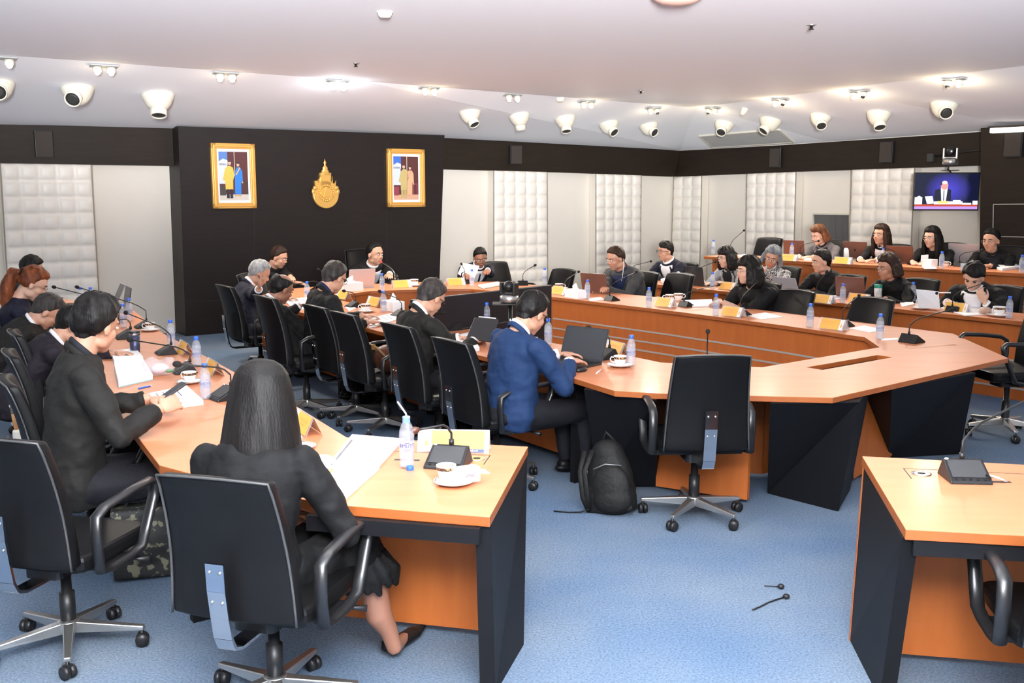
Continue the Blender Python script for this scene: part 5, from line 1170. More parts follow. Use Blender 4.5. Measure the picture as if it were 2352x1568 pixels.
person('person with dark brown bob and earring in a black jacket, green tumbler in front', 2038, 615, YR2(2038, 615, .08), 236, 'skin_mid', ('bobshort', 'hair_brown'), 'dress_black', pitch=8, hyaw=18, female=True, s=1.15, earring=True, glasses='metal', hL=(2030, 686, .80), collar='shirt_dark', lapel=False)
person('person in black suit holding a white pen, other hand at the chin', 2236, 636, YR2(2236, 636, .02), 226, 'skin_pale', ('thick', 'hair_black'), 'suit_black', pitch=34, hyaw=-6, roll=-8, shirt='shirt_white', s=1.15, hR=(2178, 692, .82), hL=(2262, 694, YR2(2236, 636, .02) - .22, 0), curl=.9, handdirL=(.45, .1, .85, 0, .8, -.3))
# -- rear row
z3 = dict(zt=1.0, zf=.25, vox=.009)
person('person with short auburn hair in a grey blazer, rear row', 1880, 541, YR3(1880, 541, .08), 232, 'skin_pale', ('bobshort', 'hair_auburn'), 'blazer_grey', pitch=18, hyaw=14, female=True, shirt='shirt_dark', s=1.08, earring=True, **z3)
person('person with very long dark hair, white shirt under black jacket, rear row', 2023, 540, YR3(2023, 540, .12), 226, 'skin_light', ('long', 'hair_brown'), 'dress_black', pitch=-2, hyaw=12, female=True, shirt='shirt_white', s=1.10, lapel=False, **z3)
person('person with long straight black hair in a black top, left of the dark column', 2140, 546, YR3(2140, 546, .12), 224, 'skin_pale', ('long', 'hair_black'), 'dress_black', pitch=4, hyaw=16, female=True, s=1.10, glasses='metal', **z3)
wp = person('person with tied-back hair, glasses and an orange pendant, rear row', 2276, 553, YR3(2276, 553, .12), 222, 'skin_light', ('bun', 'hair_black'), 'suit_black', pitch=6, hyaw=8, female=True, s=1.16, glasses='metal', shirt='shirt_dark', **z3)
# accessories worn: pins, pendant, earphones
q = wp['surf'](.42, 0, .02); fwd = wp['f']; M = frm(q, wp['r'], fwd, UP); MB().prism([(0, -.05), (.03, -.015), (.012, .02), (0, .065), (-.012, .02), (-.03, -.015)], -.004, .004, M @ MXZ).build('pendant', MT['card_orange'], wp['root'], world=True, fix=True)
o = bpy.data.objects
ep = [p for p in o if p.name.startswith('person') and 'earphones' in p.get('label', '')][0]
H_ = atd(1432, 594, YR1(1414, 594, .12) - .05); T_ = at(1424, 662, ZT + .02)
MB().tube([H_ + V(0, 0, 0), H_.lerp(T_, .2) + V(0.0, -.10, 0), H_.lerp(T_, .5) + V(0, -.12, 0), H_.lerp(T_, .8) + V(0.0, -.06, 0), T_], .003, 6).build('earphone_cord', MT['cable_white'], ep, world=True)
for q in PERSONS: print('PERSON %-60s Hz %.2f dz %.2f ho %.2f' % (q[0][:60], q[1], q[2], q[3]))

# ================================================================ THINGS ON THE TABLES
LASTN = [0]
def yaw_of(f): return math.atan2(-f.x, f.y)        # rotation about z that turns local +y to f
FB = B.copy(); FC = C.copy()
# ---- water bottle
def bottle_proto(openb=False):
    t = thing('water_bottle', 'x', 'bottle'); top = .195
    pr = [(.022, 0), (.030, .004), (.031, .02), (.0295, .032), (.031, .045), (.031, .062), (.030, .064), (.030, .112), (.031, .115), (.0315, .130), (.029, .150), (.022, .170), (.0135, .183), (.0130, .200)]
    MB().lathe(pr, 20).build('bottle_body', MT['bottle_clear'], t)
    MB().lathe([(.020, .003), (.0285, .006), (.0295, .02), (.028, .032), (.0295, .045), (.0285, .064), (.0285, .112), (.0295, .130), (.0275, .146)], 18).build('water', MT['bottle_water'], t)
    lb = MB().lathe([(.0307, .066), (.0309, .067), (.0309, .110), (.0307, .111)], 24, caps=False).build('bottle_label', MT['bottle_label'], t)
    tm = text_mb('RMUTT', .021)
    for k in (0, 1):
        m2 = MB(); R = .0315; vs = []
        for v in tm.v: a = v.x / R + PI * k - PI / 2; vs.append((R * math.cos(a) * (1 + v.z * 8), R * math.sin(a) * (1 + v.z * 8), .091 + v.y))
        m2.add(vs, tm.f); m2.build('label_text', MT['bottle_ink'], lb)
        m3 = MB()
        for j, (zz, w_) in enumerate(((.078, .9), (.073, .75), (.103, .5))):
            for i in range(6): a = PI * k - PI / 2 + (i - 2.5) * w_ / 5; m3.tube([(R * math.cos(a - .05), R * math.sin(a - .05), zz), (R * math.cos(a + .04), R * math.sin(a + .04), zz)], .0009, 4)
        m3.build('label_small_print', MT['bottle_ink'], lb)
    if not openb: MB().lathe([(.0158, .186), (.0162, .188), (.0160, .206), (.014, .209), (.003, .2092)], 20).build('bottle_cap', MT['cap_blue'], t)
    else: MB().lathe([(.0150, .178), (.0158, .180), (.0150, .196), (.0165, .198), (.0150, .203), (.012, .204)], 20).build('cap_ring', MT['cap_lightblue'], t)
    return t
BT = bottle_proto()
def bottle(px, py, label, z=ZT, s=1.0, grp='small water bottles with blue caps'):
    p = at(px, py, z); place(BT, p, math.atan2(p.y, p.x) - PI / 2, label, grp, (s, s, s))
for a_ in [(473, 916, 'capped water bottle between the phone holder papers and the foreground woman'), (453, 842, 'capped water bottle behind the left desk microphone with orange nameplate'), (394, 796, 'capped water bottle farthest up the left desk edge, near the black wall foot'),
           (284, 752, 'water bottle behind the dark microphone unit on the left desk'), (298, 736, 'water bottle beside the upright tablet on the left desk'), (187, 706, 'far water bottle in front of the ponytailed person'), (210, 706, 'farthest water bottle on the left desk, next to another'),
           (1118, 748, 'water bottle behind the tilted black tablet on the ring table'), (1259, 792, 'water bottle before the face of the person in blue'), (1449, 838, 'water bottle behind the coffee cup near the open laptop'),
           (706, 690, 'water bottle before the balding person'), (881, 716, 'water bottle beside the white tissue box on the ring table'), (878, 668, 'water bottle in front of the chairman'), (1084, 657, 'water bottle in front of the speaker with papers'),
           (1251, 653, 'water bottle above the right end of the big display'), (1349, 685, 'water bottle next to the white tissue box right of the display'), (1490, 706, 'water bottle between earphone person and the cups'), (1644, 725, 'water bottle before the forearms of the woman in black'),
           (1860, 751, 'water bottle left of the yellow nameplate near the slot'), (2020, 779, 'water bottle nearest the right end of the ring table'),
           (1636, 664, 'water bottle in front of the light grey blazer'), (1935, 696, 'water bottle before the brown laptop in the middle row'), (2096, 692, 'water bottle left of the white tablet, middle row'), (2317, 731, 'water bottle at the right end of the middle row')]:
    bottle(*a_)
for a_ in [(1638, 583, 'water bottle at the left end of the rear row'), (1818, 592, 'small bottle by the leftmost laptop of the rear row'), (2027, 605, 'water bottle before the long-haired person in white shirt, rear row'), (2162, 617, 'water bottle left of the silver laptop, rear row'), (2346, 627, 'water bottle at the right picture edge, rear row')]:
    bottle(a_[0], a_[1], a_[2], 1.0)
t = bottle_proto(True); t['label'] = 'open water bottle with a white straw on the front desk'; t.location = at(935, 1073, ZT); t.rotation_euler = (0, 0, .15); t.scale = (1.06, 1.06, 1.12)
st_ = MB().tube([(.018, -.008, .02), (.004, 0, .19), (-.002, 0, .215), (-.035, 0, .262)], .0036, 8).build('straw', MT['white_plastic'], t)
o = MB().lathe([(.0155, 0), (.016, .002), (.016, .017), (.014, .019)], 20).build('bottle_cap', MT['cap_blue']); o.location = at(942, 1079, ZT); tag(o, 'loose blue bottle cap lying beside the open bottle', 'cap')

# ---- conference microphones
def mic(px, py, head, yaw, label, z=ZT, hz=None, lift=None, foam='mic_foam', s=1.0, base=True, rad=.016):
    p = at(px, py, z); a = math.radians(yaw); t = thing('conference_microphone', label, 'microphone', p, -a, 'gooseneck conference microphones')
    t.scale = (s, s, s); R = rz(a)
    if base:
        w_ = .065; mb = MB(); mb.add([(-w_, -.075, 0), (w_, -.075, 0), (w_, .055, 0), (-w_, .055, 0), (-w_, -.072, .010), (w_, -.072, .010), (w_ * .96, .022, .062), (-w_ * .96, .022, .062), (w_, .055, .004), (-w_, .055, .004)],
            [(3, 2, 1, 0), (0, 1, 5, 4), (4, 5, 6, 7), (7, 6, 8, 9), (1, 2, 8, 6, 5), (3, 0, 4, 7, 9), (2, 3, 9, 8)])
        b_ = mb.build('microphone_base', MT['black_plastic'], t, bevel=.004, fix=True)
        MB().add([(-w_ * .85, -.058, .0195), (w_ * .85, -.058, .0195), (w_ * .82, .012, .0580), (-w_ * .82, .012, .0580)], [(0, 1, 2, 3)]).build('speaker_mesh', MT['mic_grille'], b_)
        MB().ell((-w_ * .8, .015, .0605), (.007, .004, .004), n=10, m=6).build('indicator', MT['white_plastic'], b_)
        mb = MB()
        for k in range(5): mb.box((-.045 + .022 * k, -.0655, .0155), (.008, .006, .002), Matrix.Rotation(0, 4, 'X'))
        mb.build('buttons', MT['mic_metal'], b_)
    # head position: same distance band, given as a picture point at depth factor
    hY = head[2] if len(head) > 2 else p.y
    Hd = atd(head[0], head[1], hY); L = R @ (Hd - p) / s; st = V(0, .026, .058) if base else V(0, 0, 0)
    up_ = st + V(0, 0, min(.09, max(.04, L.z * .3))); k1 = up_.lerp(L, .22) + V(0, 0, .025)
    pts = [st, st.lerp(up_, .6), up_, up_.lerp(k1, .5) + V(0, 0, .006), k1, k1.lerp(L, .5), L]
    MB().tube([st, st + V(0, 0, .02)], .009, 10).tube(pts, [.0042] * 7, 8).build('gooseneck', MT['mic_metal'] if foam != 'mic_red' else MT['aluminium'], t)
    d = (L - k1).normalized(); q = Vector((0, 0, 1)).rotation_difference(d).to_matrix().to_4x4()
    MB().ell((0, 0, 0), (rad, rad, rad * 1.35), Matrix.Translation(L) @ q, 14, 10).build('windscreen', MT[foam], t)
    return t
mic(1032, 1066, (953, 988, 4.35), 14, 'front desk microphone unit with gooseneck pointing left, beside the coffee cup', foam='bag_leather', s=1.35, rad=.012)
mic(2213, 1098, (2385, 905, 4.7), 4, 'microphone unit alone on the right foreground desk', s=1.3)
mic(427, 855, (298, 780, 7.0), 61, 'left desk microphone lying toward the phone holder, second from the front', s=1.15)
mic(520, 915, (407, 836, 5.7), 50, 'left desk microphone half hidden behind the long-haired woman', s=1.2)
mic(385, 812, (289, 718, 8.0), 61, 'left desk microphone with raised black head near the striped bottle row', s=1.1)
mic(292, 776, (262, 735, 8.7), 61, 'left desk microphone unit behind the navy tumbler', s=1.2)
mic(330, 752, (177, 659, 9.0), 61, 'left desk microphone whose head stands right of another before the padded panel')
mic(268, 742, (124, 659, 9.2), 61, 'left desk microphone whose head touches the ponytailed face')
mic(1040, 757, (1000, 718, 8.5), 55, 'ring table microphone before the bowed man, left of the black tablet', s=1.1)
mic(1392, 822, (1352, 753, 7.4), 55, 'ring table microphone behind the open laptop', s=1.2)
mic(917, 726, (872, 669, 9.9), 55, 'ring table microphone behind the bowed head in black')
mic(812, 705, (790, 668, 10.4), 55, 'ring table microphone before the glasses wearer in black')
mic(728, 668, (676, 653, 12.0), 120, 'microphone lying low before the smiling person in black')
mic(745, 655, (731, 618, 12.9), 140, 'thin microphone above the head with dark-rimmed glasses')
mic(905, 652, (875, 601, 13.3), 146, 'red-tipped microphone at the chairman mouth', foam='mic_red')
mic(1066, 652, (1060, 606, 13.1), 150, 'upright microphone before the speaker papers')
mic(1200, 655, (1229, 609, 12.9), 170, 'microphone over the big display leaning right')
mic(1300, 676, (1329, 624, 12.1), 235, 'microphone before the empty chair right of the display')
mic(1404, 690, (1462, 624, 11.4), 235, 'microphone before the earphone wearer')
mic(1575, 704, (1651, 654, 10.9), 235, 'microphone beside the two cups on the ring table')
mic(1704, 724, (1738, 648, 10.3), 235, 'microphone before the woman in black wide sleeves')
mic(1938, 749, (1973, 679, 9.3), 235, 'microphone behind the yellow nameplate near the right end')
mic(2092, 786, (2190, 709, 8.3), 235, 'largest ring table microphone alone near the right end', s=1.15)
mic(1625, 838, (1626, 761, 6.9), 0, 'microphone rising behind the front empty chair', s=1.0)
mic(1690, 660, (1672, 622, 11.9), 235, 'microphone before the light grey blazer, middle row')
mic(1455, 640, (1495, 600, 13.1), 235, 'microphone before the navy jacket, middle row')
mic(1600, 650, (1643, 601, 12.2), 235, 'middle row microphone left of the grey blazer')
mic(1878, 690, (1899, 624, 11.0), 235, 'microphone under the chin of the young man, middle row')
mic(2190, 716, (2258, 650, 9.8), 235, 'microphone before the person touching the chin, middle row')
mic(1680, 584, (1709, 529, 14.0), 228, 'tallest rear row microphone left of the empty chair', z=1.0)
mic(1840, 592, (1880, 553, 13.2), 228, 'rear row microphone at the auburn-haired face', z=1.0)
mic(2055, 606, (2020, 565, 12.6), 200, 'rear row microphone before the white shirt', z=1.0)
mic(2205, 612, (2256, 574, 12.1), 228, 'rear row microphone before the silver laptop', z=1.0)

# ---- acrylic nameplates
def nameplate_proto(w_, big=False):
    t = thing('nameplate', 'x', 'nameplate'); h = .095; dp = .045
    mb = MB(); th = .0025
    for sg in (-1, 1):
        a_, b_ = V(0, sg * dp, 0), V(0, sg * .003, h); n_ = V(0, h, -sg * dp).normalized() * 0
        mb.hexa([V(-w_ / 2, sg * dp, 0), V(w_ / 2, sg * dp, 0), V(w_ / 2, sg * dp - sg * th, 0), V(-w_ / 2, sg * dp - sg * th, 0), V(-w_ / 2, sg * th, h), V(w_ / 2, sg * th, h), V(w_ / 2, 0, h), V(-w_ / 2, 0, h)])
    mb.build('acrylic_holder', MT['acrylic'], t, fix=True)
    for sg in (-1, 1):
        def q(u0, v0, u1, v1, off):
            y = lambda v: sg * (dp * (1 - v) + off * 1.0)
            P_ = [V(-w_ / 2 + w_ * u0, y(v0), h * v0), V(-w_ / 2 + w_ * u1, y(v0), h * v0), V(-w_ / 2 + w_ * u1, y(v1), h * v1), V(-w_ / 2 + w_ * u0, y(v1), h * v1)]
            return P_[::-1] if sg > 0 else P_
        cd_ = MB().slab(q(.20, .18 if big else .06, .93, .95, .0030), V(0, sg, 0), .0008).build('card', MT['card_yellow'], t, fix=True)
        lg = MB().slab(q(.06, .06, .20, .95, .0030), V(0, sg, 0), .0008).build('logo_card', MT['card_white'], t, fix=True)
        cx = .13 if sg < 0 else .13; mb = MB()
        mb.slab(q(.105, .30, .155, .50, .0038), V(0, sg, 0), .0004); mb.slab(q(.12, .50, .14, .64, .0038), V(0, sg, 0), .0004); mb.slab(q(.127, .64, .133, .84, .0038), V(0, sg, 0), .0004); mb.build('logo', MT['emblem_orange'], lg, fix=True)
        if big:
            bd = MB().slab(q(.20, .04, .93, .18, .0032), V(0, sg, 0), .0008).build('lower_band', MT['navy_ink'], t, fix=True); mb = MB()
            for k in range(16): mb.slab(q(.50 + .022 * k, .08, .513 + .022 * k, .13 + .02 * (k % 3 == 0), .0040), V(0, sg, 0), .0003)
            mb.build('band_text', MT['card_white'], bd, fix=True)
        mb = MB(); rnd = random.Random(3)
        for k in range(20):
            if k in (12, 13): continue
            u = .38 + .023 * k; hh = .10 + .05 * rnd.random(); mb.slab(q(u, .60, u + .012, .60 + hh, .0038), V(0, sg, 0), .0003)
            if k % 4 == 1: mb.slab(q(u, .74, u + .008, .77, .0038), V(0, sg, 0), .0003)
        for k in range(16): u = .42 + .02 * k; mb.slab(q(u, .40, u + .010, .46 + .02 * (k % 2), .0038), V(0, sg, 0), .0003)
        mb.build('name_text', MT['emblem_orange'], cd_, fix=True)
    return t
NP = nameplate_proto(.27)
def plate(px, py, yaw, label, z=ZT, s=1.0): place(NP, at(px, py, z), -math.radians(yaw), label, 'yellow nameplates in clear holders', (s, s, s))
bigp = nameplate_proto(.34, True); bigp['label'] = 'large yellow nameplate in clear holder behind the front desk microphone'; bigp.location = at(1043, 1034, ZT); bigp.rotation_euler = (0, 0, -math.radians(4)); bigp.scale = (.98, 1, 1.05)
for a_ in [(704, 990, 62, 'yellow nameplate beside the foreground woman hair'), (490, 858, 61, 'orange nameplate before the second left bottle'), (424, 812, 61, 'orange nameplate farthest up the left desk'),
           (789, 686, 55, 'small yellow nameplate beyond the glasses wearer in black'), (861, 702, 55, 'yellow nameplate near the tissue box on the ring table'), (1415, 812, 66, 'wide yellow nameplate behind the open laptop'),
           (922, 660, 145, 'yellow nameplate before the chairman'), (1046, 655, 145, 'yellow nameplate before the speaker'), (1287, 676, 235, 'yellow nameplate just right of the big display'),
           (1529, 704, 235, 'yellow nameplate below the two cups on the ring table'), (1684, 726, 235, 'yellow nameplate before the woman in black'), (1914, 756, 235, 'yellow nameplate left of the last bottle of the ring table'),
           (1672, 665, 235, 'yellow nameplate below the light grey blazer'), (1892, 696, 235, 'yellow nameplate partly behind an empty chair, middle row'), (1974, 694, 235, 'white-edged nameplate right of the brown laptop, middle row'), (2198, 716, 235, 'wide yellow nameplate before the white pen, middle row')]:
    plate(*a_)
for a_ in [(1814, 599, 228, 'orange nameplate left end of the rear row'), (1937, 606, 228, 'orange nameplate with blue mark right of the auburn-haired person')]: plate(a_[0], a_[1], a_[2], a_[3], 1.0, .95)

# ---- cup and saucer
def cup_proto():
    t = thing('coffee_cup', 'x', 'cup')
    MB().lathe([(.020, 0), (.024, .002), (.026, .006), (.036, .028), (.041, .052), (.043, .066), (.041, .066), (.038, .052), (.033, .03), (.02, .012)], 28).build('cup_body', MT['china'], t)
    MB().lathe([(.0398, .046), (.0405, .047), (.0428, .060), (.0424, .061)], 28, caps=False).build('patterned_band', MT['cup_band'], t)
    MB().lathe([(.039, .056), (.02, .0565)], 24).build('coffee', MT['coffee'], t)
    MB().tube([(.038, 0, .054), (.056, 0, .058), (.064, 0, .045), (.058, 0, .028), (.034, 0, .024)], .0045, 8).build('handle', MT['china'], t)
    return t
def saucer_proto():
    t = thing('saucer', 'x', 'saucer')
    MB().lathe([(.028, 0), (.034, .001), (.060, .008), (.080, .016), (.082, .018), (.079, .018), (.055, .011), (.03, .006)], 36).build('plate', MT['china'], t)
    MB().lathe([(.0735, .0163), (.0770, .0178), (.0765, .0182), (.073, .0168)], 36, caps=False).build('rim_band', MT['cup_band'], t)
    return t
CU, SA = cup_proto(), saucer_proto()
def cup(px, py, yaw, label, slabel, z=ZT, s=1.0, off=(0, 0), cs=None):
    p = at(px, py, z)
    if slabel: place(SA, p, 0, slabel, 'white saucers', (s, s, s))
    cs = cs or s
    place(CU, p + V(off[0], off[1], .0065 * s if slabel else 0), math.radians(yaw), label, 'white cups with a brown patterned band', (cs, cs, cs))
cup(1042, 1112, 60, 'coffee cup on the front desk, brown band under its rim', 'saucer with cup and wrapped pastry on the front desk', s=1.02, off=(-.033, .042), cs=.98)
cup(1424, 842, 180, 'coffee cup right of the open laptop on the ring table', 'saucer right of the open laptop', s=1.12, cs=1.05)
cup(435, 880, 160, 'coffee cup beside the phone on the left desk', 'saucer next to the phone and papers on the left desk', s=1.0, off=(0, .01))
cup(688, 1030, 20, 'coffee cup peeking out right of the foreground woman hair', 'saucer peeking out right of the foreground woman hair', s=.95, off=(-.05, .0))
cup(840, 717, 200, 'coffee cup before the glasses wearer in black', 'saucer before the glasses wearer in black', s=1.15)
cup(952, 657, 180, 'coffee cup before the chairman right side', 'saucer before the chairman right side', s=1.2)
cup(1036, 652, 0, 'white cup left of the speaker microphone', None, s=1.1)
cup(1000, 730, 90, 'white cup close to the face of the bowed man', None, s=1.0)
cup(1284, 666, 0, 'white cup near the empty chair right of the display', None, s=1.2)
cup(1538, 693, 180, 'left one of two cups before the empty chair, ring table', None, s=1.2)
cup(1558, 690, 0, 'right one of two cups before the empty chair, ring table', None, s=1.2)
cup(1658, 663, 0, 'white cup before the light grey blazer, middle row', None, s=1.25)
cup(2115, 710, 0, 'cup with dark band left of the white tablet, middle row', 'saucer left of the white tablet, middle row', s=1.25)
cup(2294, 727, 200, 'cup with dark band at the right end of the middle row', 'saucer at the right end of the middle row', s=1.35)
cup(345, 715 + 45, 200, 'cup on the far left desk beyond the microphone', 'saucer on the far left desk beyond the microphone', s=1.0)
cup(2172, 613, 0, 'cup right of the rear row bottle near the silver laptop', None, z=1.0, s=1.0)

# ---- paper: sheets, open books, stacks traced at their corners on the tabletop
def stack(name, label, cat, q, h, m='paper', z=ZT, cover=None, lines=0, parts=None):
    P_ = [at(x, y, z) for x, y in q]; c = sum(P_, V(0, 0, 0)) / 4; t = thing(name, label, cat, c)
    A = (P_[1] - P_[0]).cross(P_[2] - P_[0]).z
    if A < 0: P_ = [P_[0], P_[3], P_[2], P_[1]]
    u = V(0, 0, 1); z0 = 0
    if cover:
        MB().hexa(P_ + [p + u * .003 for p in P_]).build('cover', MT[cover], t, world=True); z0 = .003
    cen = c
    I = [p.lerp(cen, .015) for p in P_]
    MB().hexa([p + u * z0 for p in I] + [p + u * (z0 + h) for p in I]).build('pages', MT[m], t, world=True, bevel=min(.002, h * .4))
    if lines:
        mb = MB(); f = lambda a_, b_: P_[0].lerp(P_[1], a_).lerp(P_[3].lerp(P_[2], a_), b_) + u * (z0 + h + .0006)
        for k in range(lines):
            b_ = .15 + .7 * k / lines; mb.hexa([f(.15, b_) - u * .0004, f(.8 - .2 * (k % 3 == 2), b_) - u * .0004, f(.8 - .2 * (k % 3 == 2), b_ + .018) - u * .0004, f(.15, b_ + .018) - u * .0004, f(.15, b_), f(.8 - .2 * (k % 3 == 2), b_), f(.8 - .2 * (k % 3 == 2), b_ + .018), f(.15, b_ + .018)])
        mb.build('printed_lines', MT['ink_red'] if m == 'paper_pink' else MT['ink'], t, world=True)
    return t
stack('book', 'thick bound book lying open on the front desk right of the woman', 'book', [(808, 1006), (925, 1016), (868, 1078), (760, 1068)], .022, 'paper_pink')
o = stack('notepad', 'white notepad on the front desk near the woman elbow', 'notepad', [(757, 1070), (873, 1078), (797, 1146), (745, 1140)], .014)
o = MB().tube([at(752, 1095, ZT + .03), at(762, 1078, ZT + .03)], .006, 8).build('highlighter', MT['card_yellow']); tag(o, 'yellow highlighter pen on the white notepad', 'pen')
o = MB().tube([at(762, 1066, ZT + .026), at(808, 1010, ZT + .026)], .005, 6, flat=.5).build('book_spine_clip', MT['zip_grey']); tag(o, 'dark grey binding strip along the open book edge', 'binding strip')
p = at(742, 1073, ZT); o = MB().lathe([(.055, 0), (.06, .01), (.055, .035), (.03, .05), (.004, .055)], 24).build('paper_bowl', MT['paper']); o.location = p; tag(o, 'white rolled paper beside the woman shoulder', 'paper')
stack('paper_stack', 'thick stack of papers under the phone on the left desk', 'papers', [(303, 922), (430, 895), (469, 930), (330, 950)], .030, 'paper', lines=6)
stack('book', 'open book with curled page before the bent man, left desk', 'book', [(262, 848), (330, 835), (352, 872), (272, 890)], .035, 'paper', cover='teal_cover')
stack('book', 'white and teal book beyond the curled one, left desk', 'book', [(255, 815), (312, 806), (330, 828), (262, 838)], .025, 'paper', cover='teal_cover')
stack('paper_sheet', 'white sheet before the bowing man, left desk', 'paper', [(150, 735), (180, 728), (190, 745), (160, 752)], .006)
stack('paper_stack', 'loose papers before the balding person', 'papers', [(650, 690), (730, 682), (745, 700), (680, 716)], .012, lines=4)
stack('paper_stack', 'papers under the hand of the glasses wearer in black', 'papers', [(822, 738), (905, 720), (922, 732), (860, 752)], .010, lines=5)
stack('paper_sheet', 'white sheet behind the microphone of the glasses wearer', 'paper', [(792, 705), (806, 700), (818, 708), (802, 716)], .006)
stack('open_book', 'open white book before the bowed man in black', 'book', [(1025, 782), (1080, 770), (1102, 806), (1060, 812)], .03)
stack('paper_sheet', 'white paper left of the open laptop', 'paper', [(1252, 806), (1276, 806), (1276, 824), (1262, 824)], .004)
stack('paper_stack', 'papers on the ring table before the woman in black', 'papers', [(1572, 692), (1635, 690), (1640, 704), (1590, 706)], .016)
stack('paper_sheet', 'folded white paper right of the nameplate of the woman in black', 'paper', [(1712, 724), (1758, 718), (1800, 728), (1748, 734)], .004)
stack('paper_sheet', 'folded white paper beside the last ring table bottle', 'paper', [(1948, 754), (1985, 748), (2035, 758), (1998, 764)], .004)
stack('paper_sheet', 'thin white strip between last bottle and largest microphone', 'paper', [(2024, 778), (2062, 776), (2064, 780), (2024, 782)], .003)
stack('paper_sheet', 'white sheet under the tissue box right of the display', 'paper', [(1350, 686), (1380, 682), (1388, 688), (1356, 692)], .003)
stack('book', 'white book before the navy jacket, middle row', 'book', [(1517, 648), (1534, 642), (1548, 650), (1530, 656)], .04, cover='navy_ink')
stack('paper_stack', 'papers left of the brown laptop, middle row', 'papers', [(1885, 680), (1925, 677), (1932, 688), (1890, 690)], .01, 'paper_pink')
stack('paper_stack', 'large white papers spread before the person touching the chin', 'papers', [(2160, 708), (2255, 700), (2285, 722), (2215, 726)], .01)
stack('paper_stack', 'papers behind the saucer left of the white tablet', 'papers', [(2066, 696), (2095, 690), (2100, 700), (2072, 706)], .01)
stack('open_book', 'open thick book before the orange pendant, rear row', 'book', [(2265, 612), (2330, 610), (2345, 616), (2302, 622)], .03, z=1.0)
stack('paper_stack', 'papers under the hands of the auburn-haired person, rear row', 'papers', [(1842, 594), (1872, 592), (1875, 598), (1848, 599)], .01, z=1.0)
stack('paper_sheet', 'white sheet before the empty rear row chair', 'paper', [(1695, 586), (1722, 583), (1728, 588), (1700, 591)], .004, z=1.0)
stack('notepad', 'white pad before the woman left of the dark column', 'notepad', [(2120, 612), (2150, 612), (2152, 618), (2122, 618)], .006, z=1.0)
stack('folder', 'black and white folder before the speaker', 'folder', [(1098, 658), (1145, 650), (1152, 656), (1110, 664)], .02, cover='leather')
# held papers of the speaker
c_ = atd(1080, 625, 13.25); t = thing('paper_sheet', 'white papers held up by the speaker', 'paper', c_)
MB().hexa([c_ + V(-.16, -.02, -.02), c_ + V(.03, 0, -.14), c_ + V(.03, .004, -.14), c_ + V(-.16, -.016, -.02), c_ + V(-.10, .02, .12), c_ + V(.12, .02, .08), c_ + V(.12, .024, .08), c_ + V(-.10, .024, .12)]).build('sheets', MT['paper'], t, world=True)
# tissue boxes
def tissue(px, py, yaw, label, s=1.0):
    t = thing('tissue_box', label, 'tissue box', at(px, py, ZT), -math.radians(yaw)); t.scale = (s, s, s)
    MB().box((0, 0, .045), (.23, .12, .09)).build('box', MT['paper'], t, bevel=.004)
    mb = MB(); mb.ell((0, 0, .09), (.06, .025, .02)); mb.tube([(0, 0, .08), (.01, .0, .12), (-.02, .01, .155)], [.035, .04, .008], 8, flat=.5); mb.build('tissue', MT['paper'], t)
    MB().box((-.04, -.0605, .02), (.10, .001, .006)).build('printed_mark', MT['teal_cover'], t)
tissue(903, 713, 57, 'white tissue box on the ring table behind the bowed man', 1.1); tissue(1322, 684, 235, 'white tissue box just right of the big display', 1.05); tissue(806, 668, 145, 'white tissue box before the chairman laptop', 1.15)
# wrapped pastry
p = at(1068, 1112, ZT); t = thing('wrapped_pastry', 'pastry in clear wrapper with black letters on the front saucer', 'pastry', p + V(.005, -.005, .018), math.radians(28))
MB().rbox((0, 0, .026), (.095, .058, .050), .012).build('pastry', MT['paper_pink'], t, bevel=.008); mb = MB(); mb.rbox((0, 0, .027), (.112, .066, .057), .014)
mb.add([(.05, -.03, .03), (.10, -.02, .02), (.10, .03, .025), (.05, .03, .03), (.05, -.03, .034), (.10, -.02, .024), (.10, .03, .029), (.05, .03, .034)], [(3, 2, 1, 0), (4, 5, 6, 7), (0, 1, 5, 4), (1, 2, 6, 5), (2, 3, 7, 6), (3, 0, 4, 7)]); mb.build('wrapper', MT['plastic_clear'], t)
tm = text_mb('VINC', .020); tm2 = MB(); tm2.add([tuple(v) for v in tm.v], tm.f, Matrix.Translation((.005, -.0345, .028)) @ Matrix.Rotation(PI / 2, 4, 'X')); tm2.build('wrapper_text', MT['ink'], t)
p = at(395, 842, ZT); t = thing('snack_bag', 'clear plastic bag with pink wrapped snack on the left desk', 'snack', at(368, 862, ZT), .4)
mb = MB(); mb.ell((0, 0, .05), (.09, .07, .055)).ell((-.05, .03, .07), (.06, .05, .05)).ell((.05, -.01, .09), (.04, .05, .04)); mb.build('plastic_bag', MT['plastic_clear'], t, mods=[('remesh', .01), ('disp', SKT, .05)]); MB().ell((0, 0, .045), (.06, .045, .035)).build('snack', MT['paper_pink'], t); MB().ell((.055, -.045, .035), (.025, .01, .012)).build('green_print', MT['green_print'], t)
t = thing('food_pack', 'wrapped brown bread on the right end of the middle row', 'food', at(2262, 722, ZT), .5); MB().ell((0, 0, .035), (.07, .045, .035)).build('bread', MT['bread'], t); MB().ell((0, 0, .036), (.085, .052, .04)).build('wrapper', MT['plastic_clear'], t)
